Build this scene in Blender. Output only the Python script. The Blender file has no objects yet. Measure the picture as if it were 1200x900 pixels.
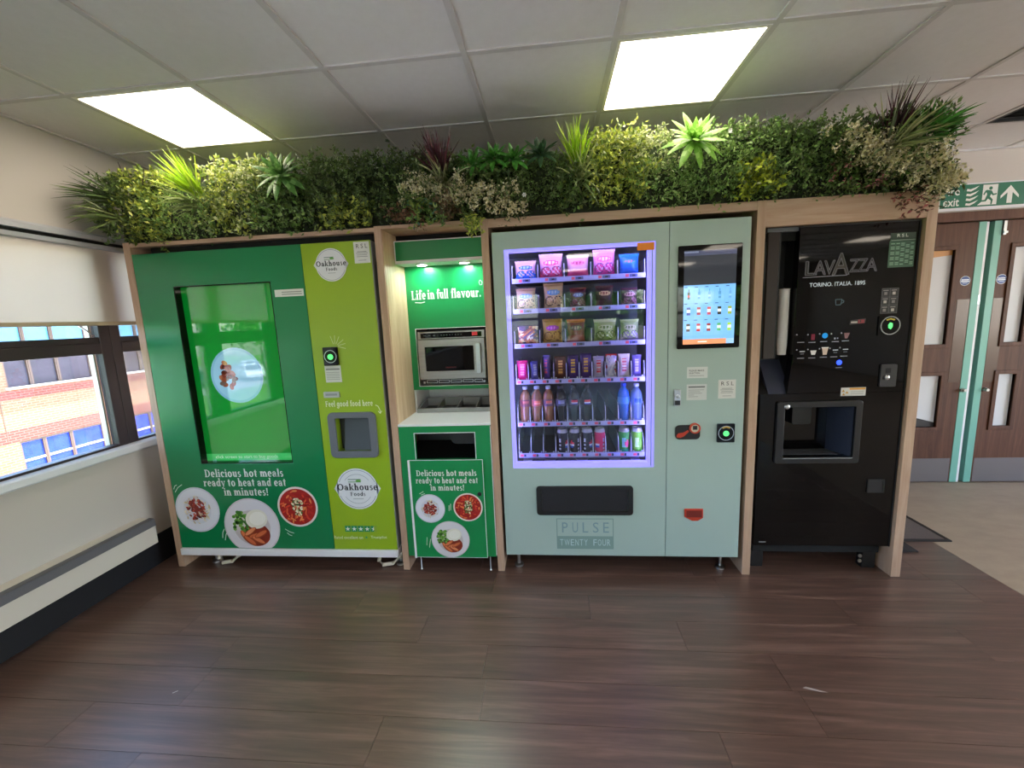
import bpy, math, random
import numpy as np
from mathutils import Matrix, Vector
PI = math.pi
SC = bpy.context.scene
COL = SC.collection
random.seed(7)
rng = np.random.default_rng(11)

# ------------------------------------------------------------------ camera
cam = bpy.data.objects.new('camera', bpy.data.cameras.new('camera'))
COL.objects.link(cam)
cam.data.sensor_width = 36.0
cam.data.lens = 14.893
cam.data.clip_start = 0.02
cam.data.clip_end = 400
_r = Vector((0.99491816, 0.09116011, -0.04275149))
_u = Vector((0.02816988, 0.15562419, 0.98741459))
_f = Vector((-0.09666599, 0.98360101, -0.15226536))
cam.matrix_world = Matrix(((_r.x, _u.x, -_f.x, 0.0), (_r.y, _u.y, -_f.y, 0.0), (_r.z, _u.z, -_f.z, 1.4716), (0, 0, 0, 1)))
SC.camera = cam

# ------------------------------------------------------------------ world, sun, exposure
SC.view_settings.view_transform = 'Standard'
SC.view_settings.look = 'None'
SC.view_settings.gamma = 1.0
SC.view_settings.use_curve_mapping = False
SC.view_settings.exposure = 1.62
SKY_STRENGTH = 0.95
SUN_STRENGTH = 9.0
PANEL_STRENGTH = 4.2
world = bpy.data.worlds.new('sky')
SC.world = world
world.use_nodes = True
_nt = world.node_tree
_bg = _nt.nodes['Background']
_sky = _nt.nodes.new('ShaderNodeTexSky')
_sky.sky_type = 'NISHITA'
_sky.sun_disc = False
_sky.sun_elevation = math.radians(58)
_sky.sun_rotation = math.radians(70)
_sky.air_density = 1.0
_sky.dust_density = 1.5
_nt.links.new(_sky.outputs[0], _bg.inputs[0])
_bg.inputs[1].default_value = SKY_STRENGTH
sun = bpy.data.objects.new('sun', bpy.data.lights.new('sun', 'SUN'))
COL.objects.link(sun)
sun.data.energy = SUN_STRENGTH
sun.data.angle = 0.012
sun.data.color = (1.0, 0.94, 0.86)
sun.rotation_euler = Vector((-0.46, -0.06, -0.89)).to_track_quat('-Z', 'Y').to_euler()
def portal(loc, rot, sx, sy):
    o = bpy.data.objects.new('window_portal', bpy.data.lights.new('window_portal', 'AREA'))
    COL.objects.link(o)
    o.data.shape = 'RECTANGLE'
    o.data.size, o.data.size_y = sx, sy
    o.data.cycles.is_portal = True
    o.location, o.rotation_euler = loc, rot


portal((-2.72, -1.565, 1.41), (0, -math.pi / 2, 0), 1.18, 9.0)
portal((2.0, -7.2, 1.45), (math.pi / 2, 0, math.pi), 8.4, 1.4)
portal((6.65, 0.75, 1.45), (0, math.pi / 2, 0), 1.4, 3.5)  # sky sampling portal at the added right-wall opening
SC.cycles.use_denoising = True
SC.cycles.max_bounces = 10
SC.cycles.diffuse_bounces = 5
SC.cycles.glossy_bounces = 4
SC.cycles.transparent_max_bounces = 24
SC.cycles.sample_clamp_indirect = 6.0
SC.cycles.caustics_reflective = False
SC.cycles.caustics_refractive = False


# ------------------------------------------------------------------ helpers
def hx(s):
    s = s.lstrip('#')
    o = []
    for i in (0, 2, 4):
        c = int(s[i:i + 2], 16) / 255.0
        o.append(c / 12.92 if c <= 0.04045 else ((c + 0.055) / 1.055) ** 2.4)
    return tuple(o)


MATS = {}


def mat(name, color='#808080', rough=0.5, metal=0.0, spec=0.5, coat=0.0, emit=None, estr=0.0, attr=False,
        noise=None, bump=None, trans=0.0, coat_rough=0.05):
    """principled material; noise=(colour2, scale xyz, contrast), bump=(strength, scale)"""
    m = bpy.data.materials.new(name)
    m.use_nodes = True
    nt = m.node_tree
    b = nt.nodes['Principled BSDF']
    c = hx(color) if isinstance(color, str) else color
    b.inputs['Base Color'].default_value = (*c, 1)
    b.inputs['Roughness'].default_value = rough
    b.inputs['Metallic'].default_value = metal
    b.inputs['Specular IOR Level'].default_value = spec
    b.inputs['Coat Weight'].default_value = coat
    b.inputs['Coat Roughness'].default_value = coat_rough
    b.inputs['Coat IOR'].default_value = 1.75 if coat >= 1 else 1.5
    if emit:
        b.inputs['Emission Color'].default_value = (*hx(emit), 1)
        b.inputs['Emission Strength'].default_value = estr
    src = None
    if attr:
        a = nt.nodes.new('ShaderNodeAttribute')
        a.attribute_name = 'Col'
        src = a.outputs['Color']
        nt.links.new(src, b.inputs['Base Color'])
        if estr and not emit:
            nt.links.new(src, b.inputs['Emission Color'])
            b.inputs['Emission Strength'].default_value = estr
    if noise or bump:
        tc = nt.nodes.new('ShaderNodeTexCoord')
    if noise:
        c2, scl, fac = noise
        mp = nt.nodes.new('ShaderNodeMapping')
        mp.inputs['Scale'].default_value = scl
        nz = nt.nodes.new('ShaderNodeTexNoise')
        nz.inputs['Scale'].default_value = 1.0
        nz.inputs['Detail'].default_value = 6
        nz.inputs['Roughness'].default_value = 0.65
        rp = nt.nodes.new('ShaderNodeValToRGB')
        rp.color_ramp.elements[0].position = 0.5 - fac
        rp.color_ramp.elements[1].position = 0.5 + fac
        rp.color_ramp.elements[0].color = (*hx(c2), 1)
        rp.color_ramp.elements[1].color = (*c, 1)
        nt.links.new(tc.outputs['Object'], mp.inputs[0])
        nt.links.new(mp.outputs[0], nz.inputs['Vector'])
        nt.links.new(nz.outputs['Fac'], rp.inputs[0])
        nt.links.new(rp.outputs[0], b.inputs['Base Color'])
    if bump:
        st, scl = bump
        nb = nt.nodes.new('ShaderNodeTexNoise')
        nb.inputs['Scale'].default_value = scl
        nb.inputs['Detail'].default_value = 4
        bp = nt.nodes.new('ShaderNodeBump')
        bp.inputs['Strength'].default_value = st
        bp.inputs['Distance'].default_value = 0.01
        nt.links.new(tc.outputs['Object'], nb.inputs['Vector'])
        nt.links.new(nb.outputs['Fac'], bp.inputs['Height'])
        nt.links.new(bp.outputs[0], b.inputs['Normal'])
    if trans > 0:
        tr = nt.nodes.new('ShaderNodeBsdfTranslucent')
        if src is not None:
            nt.links.new(src, tr.inputs[0])
        else:
            tr.inputs[0].default_value = (*c, 1)
        mx = nt.nodes.new('ShaderNodeMixShader')
        mx.inputs[0].default_value = trans
        nt.links.new(b.outputs[0], mx.inputs[1])
        nt.links.new(tr.outputs[0], mx.inputs[2])
        nt.links.new(mx.outputs[0], nt.nodes['Material Output'].inputs[0])
    MATS[name] = m
    return m


def glass_mat(name, tint='#ffffff', refl=1.0, rough=0.0):
    m = bpy.data.materials.new(name)
    m.use_nodes = True
    nt = m.node_tree
    nt.nodes.remove(nt.nodes['Principled BSDF'])
    t = nt.nodes.new('ShaderNodeBsdfTransparent')
    t.inputs[0].default_value = (*hx(tint), 1)
    g = nt.nodes.new('ShaderNodeBsdfGlossy')
    g.inputs['Roughness'].default_value = rough
    fr = nt.nodes.new('ShaderNodeFresnel')
    fr.inputs[0].default_value = 1.5
    mu = nt.nodes.new('ShaderNodeMath')
    mu.operation = 'MULTIPLY'
    mu.inputs[1].default_value = refl
    mx = nt.nodes.new('ShaderNodeMixShader')
    nt.links.new(fr.outputs[0], mu.inputs[0])
    nt.links.new(mu.outputs[0], mx.inputs[0])
    nt.links.new(t.outputs[0], mx.inputs[1])
    nt.links.new(g.outputs[0], mx.inputs[2])
    nt.links.new(mx.outputs[0], nt.nodes['Material Output'].inputs[0])
    MATS[name] = m
    return m


def wood_mat(name, c1, c2, c3, scale, rough=0.45, rnd=0.0, bump=0.0, spec=0.5, rough_var=0.0):
    m = bpy.data.materials.new(name)
    m.use_nodes = True
    nt = m.node_tree
    b = nt.nodes['Principled BSDF']
    b.inputs['Roughness'].default_value = rough
    b.inputs['Specular IOR Level'].default_value = spec
    tc = nt.nodes.new('ShaderNodeTexCoord')
    oi = nt.nodes.new('ShaderNodeObjectInfo')
    ad = nt.nodes.new('ShaderNodeVectorMath')
    ad.operation = 'MULTIPLY_ADD'
    cb = nt.nodes.new('ShaderNodeCombineXYZ')
    for i in range(3):
        nt.links.new(oi.outputs['Random'], cb.inputs[i])
    ad.inputs[1].default_value = (17, 29, 13) if rnd else (0, 0, 0)
    nt.links.new(cb.outputs[0], ad.inputs[0])
    nt.links.new(tc.outputs['Object'], ad.inputs[2])
    mp = nt.nodes.new('ShaderNodeMapping')
    mp.inputs['Scale'].default_value = scale
    nt.links.new(ad.outputs[0], mp.inputs[0])
    n1 = nt.nodes.new('ShaderNodeTexNoise')
    n1.inputs['Scale'].default_value = 1
    n1.inputs['Detail'].default_value = 8
    n1.inputs['Roughness'].default_value = 0.7
    n1.inputs['Distortion'].default_value = 0.6
    nt.links.new(mp.outputs[0], n1.inputs['Vector'])
    rp = nt.nodes.new('ShaderNodeValToRGB')
    e = rp.color_ramp.elements
    e[0].position = 0.3
    e[1].position = 0.72
    e[0].color = (*hx(c1), 1)
    e[1].color = (*hx(c3), 1)
    k = e.new(0.5)
    k.color = (*hx(c2), 1)
    nt.links.new(n1.outputs['Fac'], rp.inputs[0])
    out = rp.outputs[0]
    if rnd:
        hs = nt.nodes.new('ShaderNodeHueSaturation')
        mr = nt.nodes.new('ShaderNodeMapRange')
        mr.inputs['To Min'].default_value = 1 - rnd
        mr.inputs['To Max'].default_value = 1 + rnd
        nt.links.new(oi.outputs['Random'], mr.inputs[0])
        nt.links.new(mr.outputs[0], hs.inputs['Value'])
        nt.links.new(out, hs.inputs['Color'])
        out = hs.outputs[0]
    nt.links.new(out, b.inputs['Base Color'])
    if rough_var:
        mr = nt.nodes.new('ShaderNodeMapRange')
        mr.inputs['To Min'].default_value = rough - rough_var
        mr.inputs['To Max'].default_value = rough + rough_var
        nt.links.new(n1.outputs['Fac'], mr.inputs[0])
        nt.links.new(mr.outputs[0], b.inputs['Roughness'])
    if bump:
        bp = nt.nodes.new('ShaderNodeBump')
        bp.inputs['Strength'].default_value = bump
        bp.inputs['Distance'].default_value = 0.003
        nt.links.new(n1.outputs['Fac'], bp.inputs['Height'])
        nt.links.new(bp.outputs[0], b.inputs['Normal'])
    MATS[name] = m
    return m


class MB:
    """collects shapes for ONE mesh"""

    def __init__(s):
        s.v = []
        s.f = []
        s.c = []

    def add(s, vs, fs, col=None):
        n = len(s.v)
        s.v += [tuple(p) for p in vs]
        s.f += [tuple(i + n for i in f) for f in fs]
        s.c += [col] * len(fs)
        return s

    def box(s, x0, y0, z0, x1, y1, z1, col=None):
        x0, x1 = min(x0, x1), max(x0, x1)
        y0, y1 = min(y0, y1), max(y0, y1)
        z0, z1 = min(z0, z1), max(z0, z1)
        return s.add([(x0, y0, z0), (x1, y0, z0), (x1, y1, z0), (x0, y1, z0), (x0, y0, z1), (x1, y0, z1), (x1, y1, z1), (x0, y1, z1)],
                     [(0, 3, 2, 1), (4, 5, 6, 7), (0, 1, 5, 4), (1, 2, 6, 5), (2, 3, 7, 6), (3, 0, 4, 7)], col)

    def lathe(s, prof, c=(0, 0, 0), n=20, col=None, cols=None, axis='z'):
        """prof: list of (r, h) bottom to top"""
        vs = []
        for r, h in prof:
            for i in range(n):
                a = 2 * PI * i / n
                p = (r * math.cos(a), r * math.sin(a), h)
                if axis == 'y':
                    p = (p[0], -p[2], p[1])
                elif axis == 'x':
                    p = (p[2], p[0], p[1])
                vs.append((p[0] + c[0], p[1] + c[1], p[2] + c[2]))
        k = len(s.v)
        s.v += vs
        for j in range(len(prof) - 1):
            for i in range(n):
                i2 = (i + 1) % n
                s.f.append((k + j * n + i, k + j * n + i2, k + (j + 1) * n + i2, k + (j + 1) * n + i))
                s.c.append(cols(i / n, j) if cols else col)
        s.f.append(tuple(k + i for i in reversed(range(n))))
        s.c.append(cols(0, 0) if cols else col)
        s.f.append(tuple(k + (len(prof) - 1) * n + i for i in range(n)))
        s.c.append(cols(0, len(prof) - 2) if cols else col)
        return s

    def prism(s, poly, d0, d1, plane='xz', col=None):
        """poly of 2d points, extruded along the third axis from d0 to d1"""
        n = len(poly)

        def P(a, b, d):
            return {'xz': (a, d, b), 'xy': (a, b, d), 'yz': (d, a, b)}[plane]
        vs = [P(a, b, d0) for a, b in poly] + [P(a, b, d1) for a, b in poly]
        fs = [tuple(range(n)), tuple(reversed(range(n, 2 * n)))]
        fs += [(i, i + n, (i + 1) % n + n, (i + 1) % n) for i in range(n)]
        return s.add(vs, fs, col)

    def ring(s, outer, inner, d0, d1, plane='xz', col=None):
        n = len(outer)

        def P(a, b, d):
            return {'xz': (a, d, b), 'xy': (a, b, d), 'yz': (d, a, b)}[plane]
        vs = []
        for d in (d0, d1):
            vs += [P(a, b, d) for a, b in outer] + [P(a, b, d) for a, b in inner]
        fs = []
        for i in range(n):
            j = (i + 1) % n
            fs += [(i, j, n + j, n + i), (2 * n + i, 3 * n + i, 3 * n + j, 2 * n + j), (i, 2 * n + i, 2 * n + j, j), (n + i, n + j, 3 * n + j, 3 * n + i)]
        return s.add(vs, fs, col)

    def tube(s, pts, r, n=8, col=None):
        pts = [Vector(p) for p in pts]
        k = len(s.v)
        rr = r if isinstance(r, (list, tuple)) else [r] * len(pts)
        for i, p in enumerate(pts):
            t = (pts[min(i + 1, len(pts) - 1)] - pts[max(i - 1, 0)]).normalized()
            a = t.orthogonal().normalized()
            b = t.cross(a)
            for q in range(n):
                an = 2 * PI * q / n
                s.v.append(tuple(p + (a * math.cos(an) + b * math.sin(an)) * rr[i]))
        for i in range(len(pts) - 1):
            for q in range(n):
                q2 = (q + 1) % n
                s.f.append((k + i * n + q, k + i * n + q2, k + (i + 1) * n + q2, k + (i + 1) * n + q))
                s.c.append(col)
        s.f.append(tuple(k + q for q in reversed(range(n))))
        s.c.append(col)
        s.f.append(tuple(k + (len(pts) - 1) * n + q for q in range(n)))
        s.c.append(col)
        return s


def rrect(x0, z0, x1, z1, r, n=4):
    o = []
    for cx, cz, a0 in ((x1 - r, z1 - r, 0), (x0 + r, z1 - r, 90), (x0 + r, z0 + r, 180), (x1 - r, z0 + r, 270)):
        for i in range(n + 1):
            a = math.radians(a0 + 90 * i / n)
            o.append((cx + r * math.cos(a), cz + r * math.sin(a)))
    return o


ROOT = {}


def tag(o, label=None, cat=None, group=None, kind=None):
    if label:
        o['label'] = label
    if cat:
        o['category'] = cat
    if group:
        o['group'] = group
    if kind:
        o['kind'] = kind
    return o


def thing(name, label, cat, loc, group=None, kind=None):
    o = bpy.data.objects.new(name, None)
    COL.objects.link(o)
    o.empty_display_size = 0.05
    o.location = loc
    ROOT[o.name] = Vector(loc)
    return tag(o, label, cat, group, kind)


def root_loc(o):
    while o.parent:
        o = o.parent
    return ROOT.get(o.name, Vector((0, 0, 0)))


def mesh_of(name, mb, smooth=False, off=(0, 0, 0)):
    me = bpy.data.meshes.new(name)
    V = np.array(mb.v, dtype=float) - np.array(off)
    me.from_pydata(V.tolist(), [], mb.f)
    if any(c is not None for c in mb.c):
        at = me.color_attributes.new('Col', 'FLOAT_COLOR', 'CORNER')
        buf = []
        cache = {}
        for f, c in zip(mb.f, mb.c):
            if c not in cache:
                cc = (hx(c) if isinstance(c, str) else c) if c is not None else (0.5, 0.5, 0.5)
                cache[c] = [cc[0], cc[1], cc[2], 1.0]
            buf += cache[c] * len(f)
        at.data.foreach_set('color', buf)
    if smooth:
        me.polygons.foreach_set('use_smooth', [True] * len(me.polygons))
        if smooth != 'all':
            me.set_sharp_from_angle(angle=math.radians(40))
    me.update()
    return me


def part(name, mb, m, parent, bevel=0.0, smooth=False, label=None, kind=None):
    me = mesh_of(name, mb, smooth, root_loc(parent))
    me.materials.append(MATS[m] if isinstance(m, str) else m)
    o = bpy.data.objects.new(name, me)
    COL.objects.link(o)
    o.parent = parent
    if bevel:
        bv = o.modifiers.new('bevel', 'BEVEL')
        bv.width = bevel
        bv.segments = 2
        bv.limit_method = 'ANGLE'
    return tag(o, label, None, None, kind)


def solo(name, mb, m, label=None, cat=None, group=None, kind=None, bevel=0.0, smooth=False):
    V = np.array(mb.v, dtype=float)
    lo, hi = V.min(0), V.max(0)
    off = Vector(((lo[0] + hi[0]) / 2, (lo[1] + hi[1]) / 2, lo[2]))
    me = mesh_of(name, mb, smooth, off)
    me.materials.append(MATS[m] if isinstance(m, str) else m)
    o = bpy.data.objects.new(name, me)
    COL.objects.link(o)
    o.location = off
    ROOT[o.name] = off
    if bevel:
        bv = o.modifiers.new('bevel', 'BEVEL')
        bv.width = bevel
        bv.segments = 2
        bv.limit_method = 'ANGLE'
    return tag(o, label, cat, group, kind)


_TC = {}


def text_mesh(s, bold=0.0, shear=0.0, spacing=1.0):
    k = (s, bold, shear, spacing)
    if k in _TC:
        return _TC[k]
    cu = bpy.data.curves.new('t', 'FONT')
    cu.body = s
    cu.size = 1.0
    cu.offset = bold
    cu.shear = shear
    cu.space_character = spacing
    cu.resolution_u = 3
    ob = bpy.data.objects.new('t', cu)
    me = bpy.data.meshes.new_from_object(ob)
    V = np.array([v.co[:2] for v in me.vertices]) if len(me.vertices) else np.zeros((0, 2))
    F = [tuple(p.vertices) for p in me.polygons]
    bpy.data.objects.remove(ob)
    bpy.data.curves.remove(cu)
    bpy.data.meshes.remove(me)
    _TC[k] = (V, F)
    return V, F


class Serif:
    """bold slab-serif letters drawn as strokes; one em = 1, x-height .5"""
    W, T, XH, AH, CH = .155, .07, .5, .76, .70

    def __init__(s):
        s.q = []

    def r(s, x0, y0, x1, y1):
        s.q.append([(x0, y0), (x1, y0), (x1, y1), (x0, y1)])

    def st(s, x, y0, y1, b=True, t=None):
        w = s.W
        s.r(x, y0, x + w, y1)
        if b:
            s.r(x - .05, y0, x + w + .05, y0 + s.T)
        if t == 'l':
            s.q.append([(x - .06, y1 - .07), (x + w, y1 - .07), (x + w, y1), (x - .06, y1 - .02)])
        if t == 'b':
            s.r(x - .05, y1 - s.T, x + w + .05, y1)

    def arc(s, cx, cy, rx, ry, a0, a1, wx=None, wy=None, n=12):
        wx = s.W if wx is None else wx
        wy = s.T * 1.25 if wy is None else wy
        for i in range(n):
            p = [math.radians(a0 + (a1 - a0) * k / n) for k in (i, i + 1)]
            s.q.append([(cx + rx * math.cos(p[0]), cy + ry * math.sin(p[0])), (cx + rx * math.cos(p[1]), cy + ry * math.sin(p[1])),
                        (cx + (rx - wx) * math.cos(p[1]), cy + (ry - wy) * math.sin(p[1])), (cx + (rx - wx) * math.cos(p[0]), cy + (ry - wy) * math.sin(p[0]))])

    def dot(s, x, y, r=.075):
        s.q.append([(x + r * math.cos(k * PI / 5), y + r * math.sin(k * PI / 5)) for k in range(10)])

    def arch(s, x, w):
        s.arc(x + w * .5, .27, w * .5 + .035, .24, 0, 150, s.W, .09)

    def glyph(s, c):
        W, T, X, A, C = s.W, s.T, s.XH, s.AH, s.CH
        if c == ' ':
            return .24
        if c in '.':
            s.dot(.09, .07)
            return .2
        if c == '!':
            s.dot(.12, .07)
            s.q.append([(.09, .2), (.15, .2), (.20, C), (.04, C)])
            return .26
        if c == 'l':
            s.st(.06, 0, A, t='l')
            return .27
        if c == 'i':
            s.st(.06, 0, X, t='l')
            s.dot(.125, .65, .08)
            return .27
        if c in 'hnm':
            s.st(.06, 0, A if c == 'h' else X, t='l')
            s.arch(.12, .30)
            s.st(.32, 0, .28)
            if c == 'm':
                s.arch(.40, .30)
                s.st(.60, 0, .28)
                return .82
            return .54
        if c == 'u':
            s.st(.05, .18, X, False, 'l')
            s.arc(.235, .22, .185, .225, 180, 330)
            s.st(.31, 0, X, False, 'l')
            s.r(.31, 0, .50, T)
            return .54
        if c == 'r':
            s.st(.06, 0, X, t='l')
            s.arc(.30, .30, .14, .2, 60, 170, .1, .09)
            s.dot(.34, .42, .07)
            return .43
        if c in 'oO':
            h = X if c == 'o' else C
            w = .24 if c == 'o' else .35
            s.arc(w + .03, h / 2, w, h / 2 + .015, 0, 360, n=22)
            return 2 * w + .07
        if c in 'ceg' or c in 'dq':
            s.arc(.25, .25, .22, .265, 50 if c == 'c' else (0 if c in 'dg' else 8), 315 if c == 'c' else (360 if c in 'dg' else 318), n=18)
            if c == 'c':
                s.dot(.37, .40, .07)
                return .47
            if c == 'e':
                s.r(.12, .23, .46, .29)
                return .50
            if c == 'd':
                s.st(.35, 0, A, False, 'l')
                s.r(.35, 0, .54, T)
                return .57
            s.st(.35, -.05, X, False)
            s.r(.35, X - T, .53, X)
            s.arc(.25, -.06, .235, .18, 180, 360)
            return .56
        if c == 'a':
            s.arc(.20, .15, .175, .165, 0, 360, .12, T * 1.2)
            s.arc(.225, .32, .185, .19, 0, 165, .13, .07)
            s.dot(.09, .38, .06)
            s.st(.28, 0, .33, False)
            s.r(.28, 0, .48, T)
            return .51
        if c == 's':
            s.arc(.20, .365, .155, .148, 25, 265, .11, .075)
            s.arc(.20, .145, .165, .158, -150, 90, .12, .075)
            s.q.append([(.06, .34), (.17, .27), (.34, .19), (.22, .24)])
            return .41
        if c == 't':
            s.st(.10, .12, .64, False)
            s.r(.02, X - T, .33, X)
            s.arc(.235, .13, .135, .14, 180, 300, .12, .07)
            return .37
        if c == 'f':
            s.st(.10, 0, .60)
            s.r(.02, X - T, .34, X)
            s.arc(.255, .59, .155, .18, 30, 180, .13, .075)
            s.dot(.36, .66, .065)
            return .36
        if c in 'vy':
            s.q.append([(.02, X), (.17, X), (.32, .0), (.23, .0)])
            s.q.append([(.40, X), (.46, X), (.30, .0), (.24, .0)])
            s.r(-.01, X - T, .21, X)
            s.r(.34, X - T, .51, X)
            if c == 'y':
                s.q.append([(.24, .02), (.31, .02), (.19, -.2), (.12, -.2)])
                s.dot(.11, -.16, .065)
            return .50
        if c == 'k':
            s.st(.05, 0, A, t='l')
            s.q.append([(.17, .2), (.24, .2), (.46, X), (.37, X)])
            s.q.append([(.22, .29), (.33, .34), (.52, .0), (.36, .0)])
            s.r(.33, 0, .56, T)
            s.r(.32, X - T, .52, X)
            return .56
        if c == 'D':
            s.st(.06, 0, C)
            s.arc(.25, C / 2, .36, C / 2, -90, 90, .15, .07)
            s.r(.0, C - .07, .26, C)
            s.r(.0, 0, .26, .07)
            return .65
        if c == 'L':
            s.st(.06, 0, C, True, 'b')
            s.r(.06, 0, .50, .06)
            s.q.append([(.44, 0), (.51, 0), (.51, .20), (.46, .20)])
            return .54
        if c == 'F':
            s.st(.06, 0, C, True, 'b')
            s.r(.06, C - .06, .52, C)
            s.q.append([(.47, C - .2), (.52, C - .2), (.52, C), (.44, C)])
            s.r(.15, .32, .40, .38)
            s.r(.36, .25, .41, .45)
            return .55
        return .3

    @classmethod
    def mesh(cls, body):
        V, Fc, x = [], [], 0.0
        for c in body:
            g = cls()
            adv = g.glyph(c)
            for q in g.q:
                k = len(V)
                V += [(a + x, b) for a, b in q]
                Fc.append(tuple(range(k, k + len(q))))
            x += adv + .025
        return np.array(V), Fc


class Print(MB):
    """flat print: shapes laid in layers on a surface; fn(u, v, h) -> 3d point"""

    def __init__(s, fn, lift=0.0006, step=0.00025):
        super().__init__()
        s.fn = fn
        s.h = lift
        s.st = step

    def poly(s, pts, col, h=None):
        hh = s.h if h is None else h
        s.add([s.fn(a, b, hh) for a, b in pts], [tuple(range(len(pts)))], col)
        return s

    def up(s, k=1):
        s.h += s.st * k
        return s

    def rect(s, u0, v0, u1, v1, col):
        return s.poly([(u0, v0), (u1, v0), (u1, v1), (u0, v1)], col)

    def ell(s, u, v, a, b, col, n=28, rot=0.0, t0=0.0, t1=2 * PI):
        p = []
        for i in range(n if t1 - t0 >= 2 * PI - 1e-6 else n + 1):
            t = t0 + (t1 - t0) * i / n
            x, y = a * math.cos(t), b * math.sin(t)
            p.append((u + x * math.cos(rot) - y * math.sin(rot), v + x * math.sin(rot) + y * math.cos(rot)))
        return s.poly(p, col)

    def arc(s, u, v, a, b, w, col, t0=0, t1=2 * PI, n=28):
        """elliptic ring segment of width w, in quads"""
        for i in range(n):
            q0 = t0 + (t1 - t0) * i / n
            q1 = t0 + (t1 - t0) * (i + 1) / n
            s.poly([(u + a * math.cos(q0), v + b * math.sin(q0)), (u + a * math.cos(q1), v + b * math.sin(q1)),
                    (u + (a - w) * math.cos(q1), v + (b - w) * math.sin(q1)), (u + (a - w) * math.cos(q0), v + (b - w) * math.sin(q0))], col)
        return s

    def line(s, pts, w, col):
        for (a, b), (c, d) in zip(pts[:-1], pts[1:]):
            L = math.hypot(c - a, d - b) or 1e-9
            nx, ny = -(d - b) / L * w / 2, (c - a) / L * w / 2
            s.poly([(a - nx, b - ny), (c - nx, d - ny), (c + nx, d + ny), (a + nx, b + ny)], col)
        return s

    def serif(s, body, u0, u1, base, size, col):
        """slab-serif line from u0 to u1 standing on base; size = em height"""
        V, Fc = Serif.mesh(body)
        w = V[:, 0].max() - V[:, 0].min()
        k = (u1 - u0) / w
        s.add([s.fn(u0 + (a - V[:, 0].min()) * k, base + b * size, s.h) for a, b in V], Fc, col)
        return s

    def text(s, body, u0, v0, u1, v1, col, bold=0.0, shear=0.0, spacing=1.0, rot=0.0):
        """stretched to fill the box u0..u1, v0..v1"""
        V, F = text_mesh(body, bold, shear, spacing)
        if not len(V):
            return s
        lo, hi = V.min(0), V.max(0)
        d = np.maximum(hi - lo, 1e-6)
        W = (V - lo) / d
        cu, cv = (u0 + u1) / 2, (v0 + v1) / 2
        pts = []
        for a, b in W:
            x, y = u0 + a * (u1 - u0) - cu, v0 + b * (v1 - v0) - cv
            pts.append(s.fn(cu + x * math.cos(rot) - y * math.sin(rot), cv + x * math.sin(rot) + y * math.cos(rot), s.h))
        s.add(pts, F, col)
        return s

    def star(s, u, v, r, col):
        p = []
        for i in range(10):
            a = PI / 2 + i * PI / 5
            q = r if i % 2 == 0 else r * 0.42
            p.append((u + q * math.cos(a), v + q * math.sin(a)))
        c = (u, v)
        for i in range(10):
            s.poly([c, p[i], p[(i + 1) % 10]], col)
        return s


def front(y):
    return lambda u, v, h: (u, y - h, v)


# ------------------------------------------------------------------ materials
mat('print', attr=True, rough=0.4)
mat('print_gloss', attr=True, rough=0.35, spec=0.35)
mat('print_glow', attr=True, rough=0.12, estr=0.05)
mat('print_glow_dim', attr=True, rough=0.1, estr=0.9)
mat('leaf', attr=True, rough=0.38, spec=0.5, trans=0.25)
mat('wall_paint', '#bdb8b3', rough=0.85, bump=(0.05, 60))
mat('wall_paint_back', '#cfc6bd', rough=0.85, bump=(0.05, 60))
mat('skirting', '#131217', rough=0.6)
mat('ceiling_tile', '#f0eeee', rough=0.95, noise=('#e9e7e6', (14, 14, 14), 0.3), bump=(0.15, 220))
mat('ceiling_grid', '#d6d3d2', rough=0.6)
mat('plenum', '#303030', rough=0.9)
wood_mat('floor_wood', '#46352d', '#5f473d', '#806458', (1.6, 30, 30), rough=0.33, rnd=0.03, bump=0.10, spec=0.8, rough_var=0.05)
_b = MATS['floor_wood'].node_tree.nodes['Principled BSDF']
_b.inputs['Coat Weight'].default_value = 0.55
_b.inputs['Coat Roughness'].default_value = 0.3
mat('floor_vinyl', '#b0a08c', rough=0.5, noise=('#9a8b78', (5, 9, 5), 0.28))
mat('subfloor', '#241b19', rough=0.6)
wood_mat('oak', '#ab8870', '#b99a82', '#c6a992', (34, 34, 2.2), rough=0.5, bump=0.05)
wood_mat('oak_flat', '#ab8870', '#b99a82', '#c6a992', (2.2, 34, 34), rough=0.5, bump=0.05)
wood_mat('oak_pale', '#b59a7c', '#c8b090', '#d6c2a4', (30, 22, 2.0), rough=0.5, bump=0.05)
wood_mat('door_wood', '#4a2e22', '#5d3c2d', '#714c3a', (26, 26, 1.6), rough=0.5, spec=0.25)
mat('window_brown', '#2c2226', rough=0.45)
mat('window_outer', '#c9bda8', rough=0.6)  # cream carries the sunlit look of the frame's outer face
mat('sill_white', '#d8dde6', rough=0.35)
mat('blind_fabric', '#d9d0c6', rough=0.9, trans=0.6)
mat('blind_bar', '#a79a85', rough=0.6)
mat('pelmet', '#aeb2ba', rough=0.35)
mat('heater_cream', '#cfc8bd', rough=0.5)
mat('heater_grey', '#5d5c61', rough=0.5)
mat('light_frame', '#f2efe9', rough=0.4)
mat('light_panel', '#fff4e6', rough=0.4, emit='#fff0dc', estr=PANEL_STRENGTH)
mat('vent_black', '#17171a', rough=0.5)
mat('mint', '#74b3a2', rough=0.4)
mat('steel', '#b9bbbd', rough=0.28, metal=1.0)
mat('steel_brushed', '#a9a7a4', rough=0.34, metal=0.9, noise=('#8f8d8b', (3, 3, 160), 0.3))
mat('kick_steel', '#77706e', rough=0.4, metal=0.55)
mat('finger_plate', '#5a463e', rough=0.25, metal=0.15)
mat('film_white', '#cfcdd0', rough=0.5)
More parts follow.
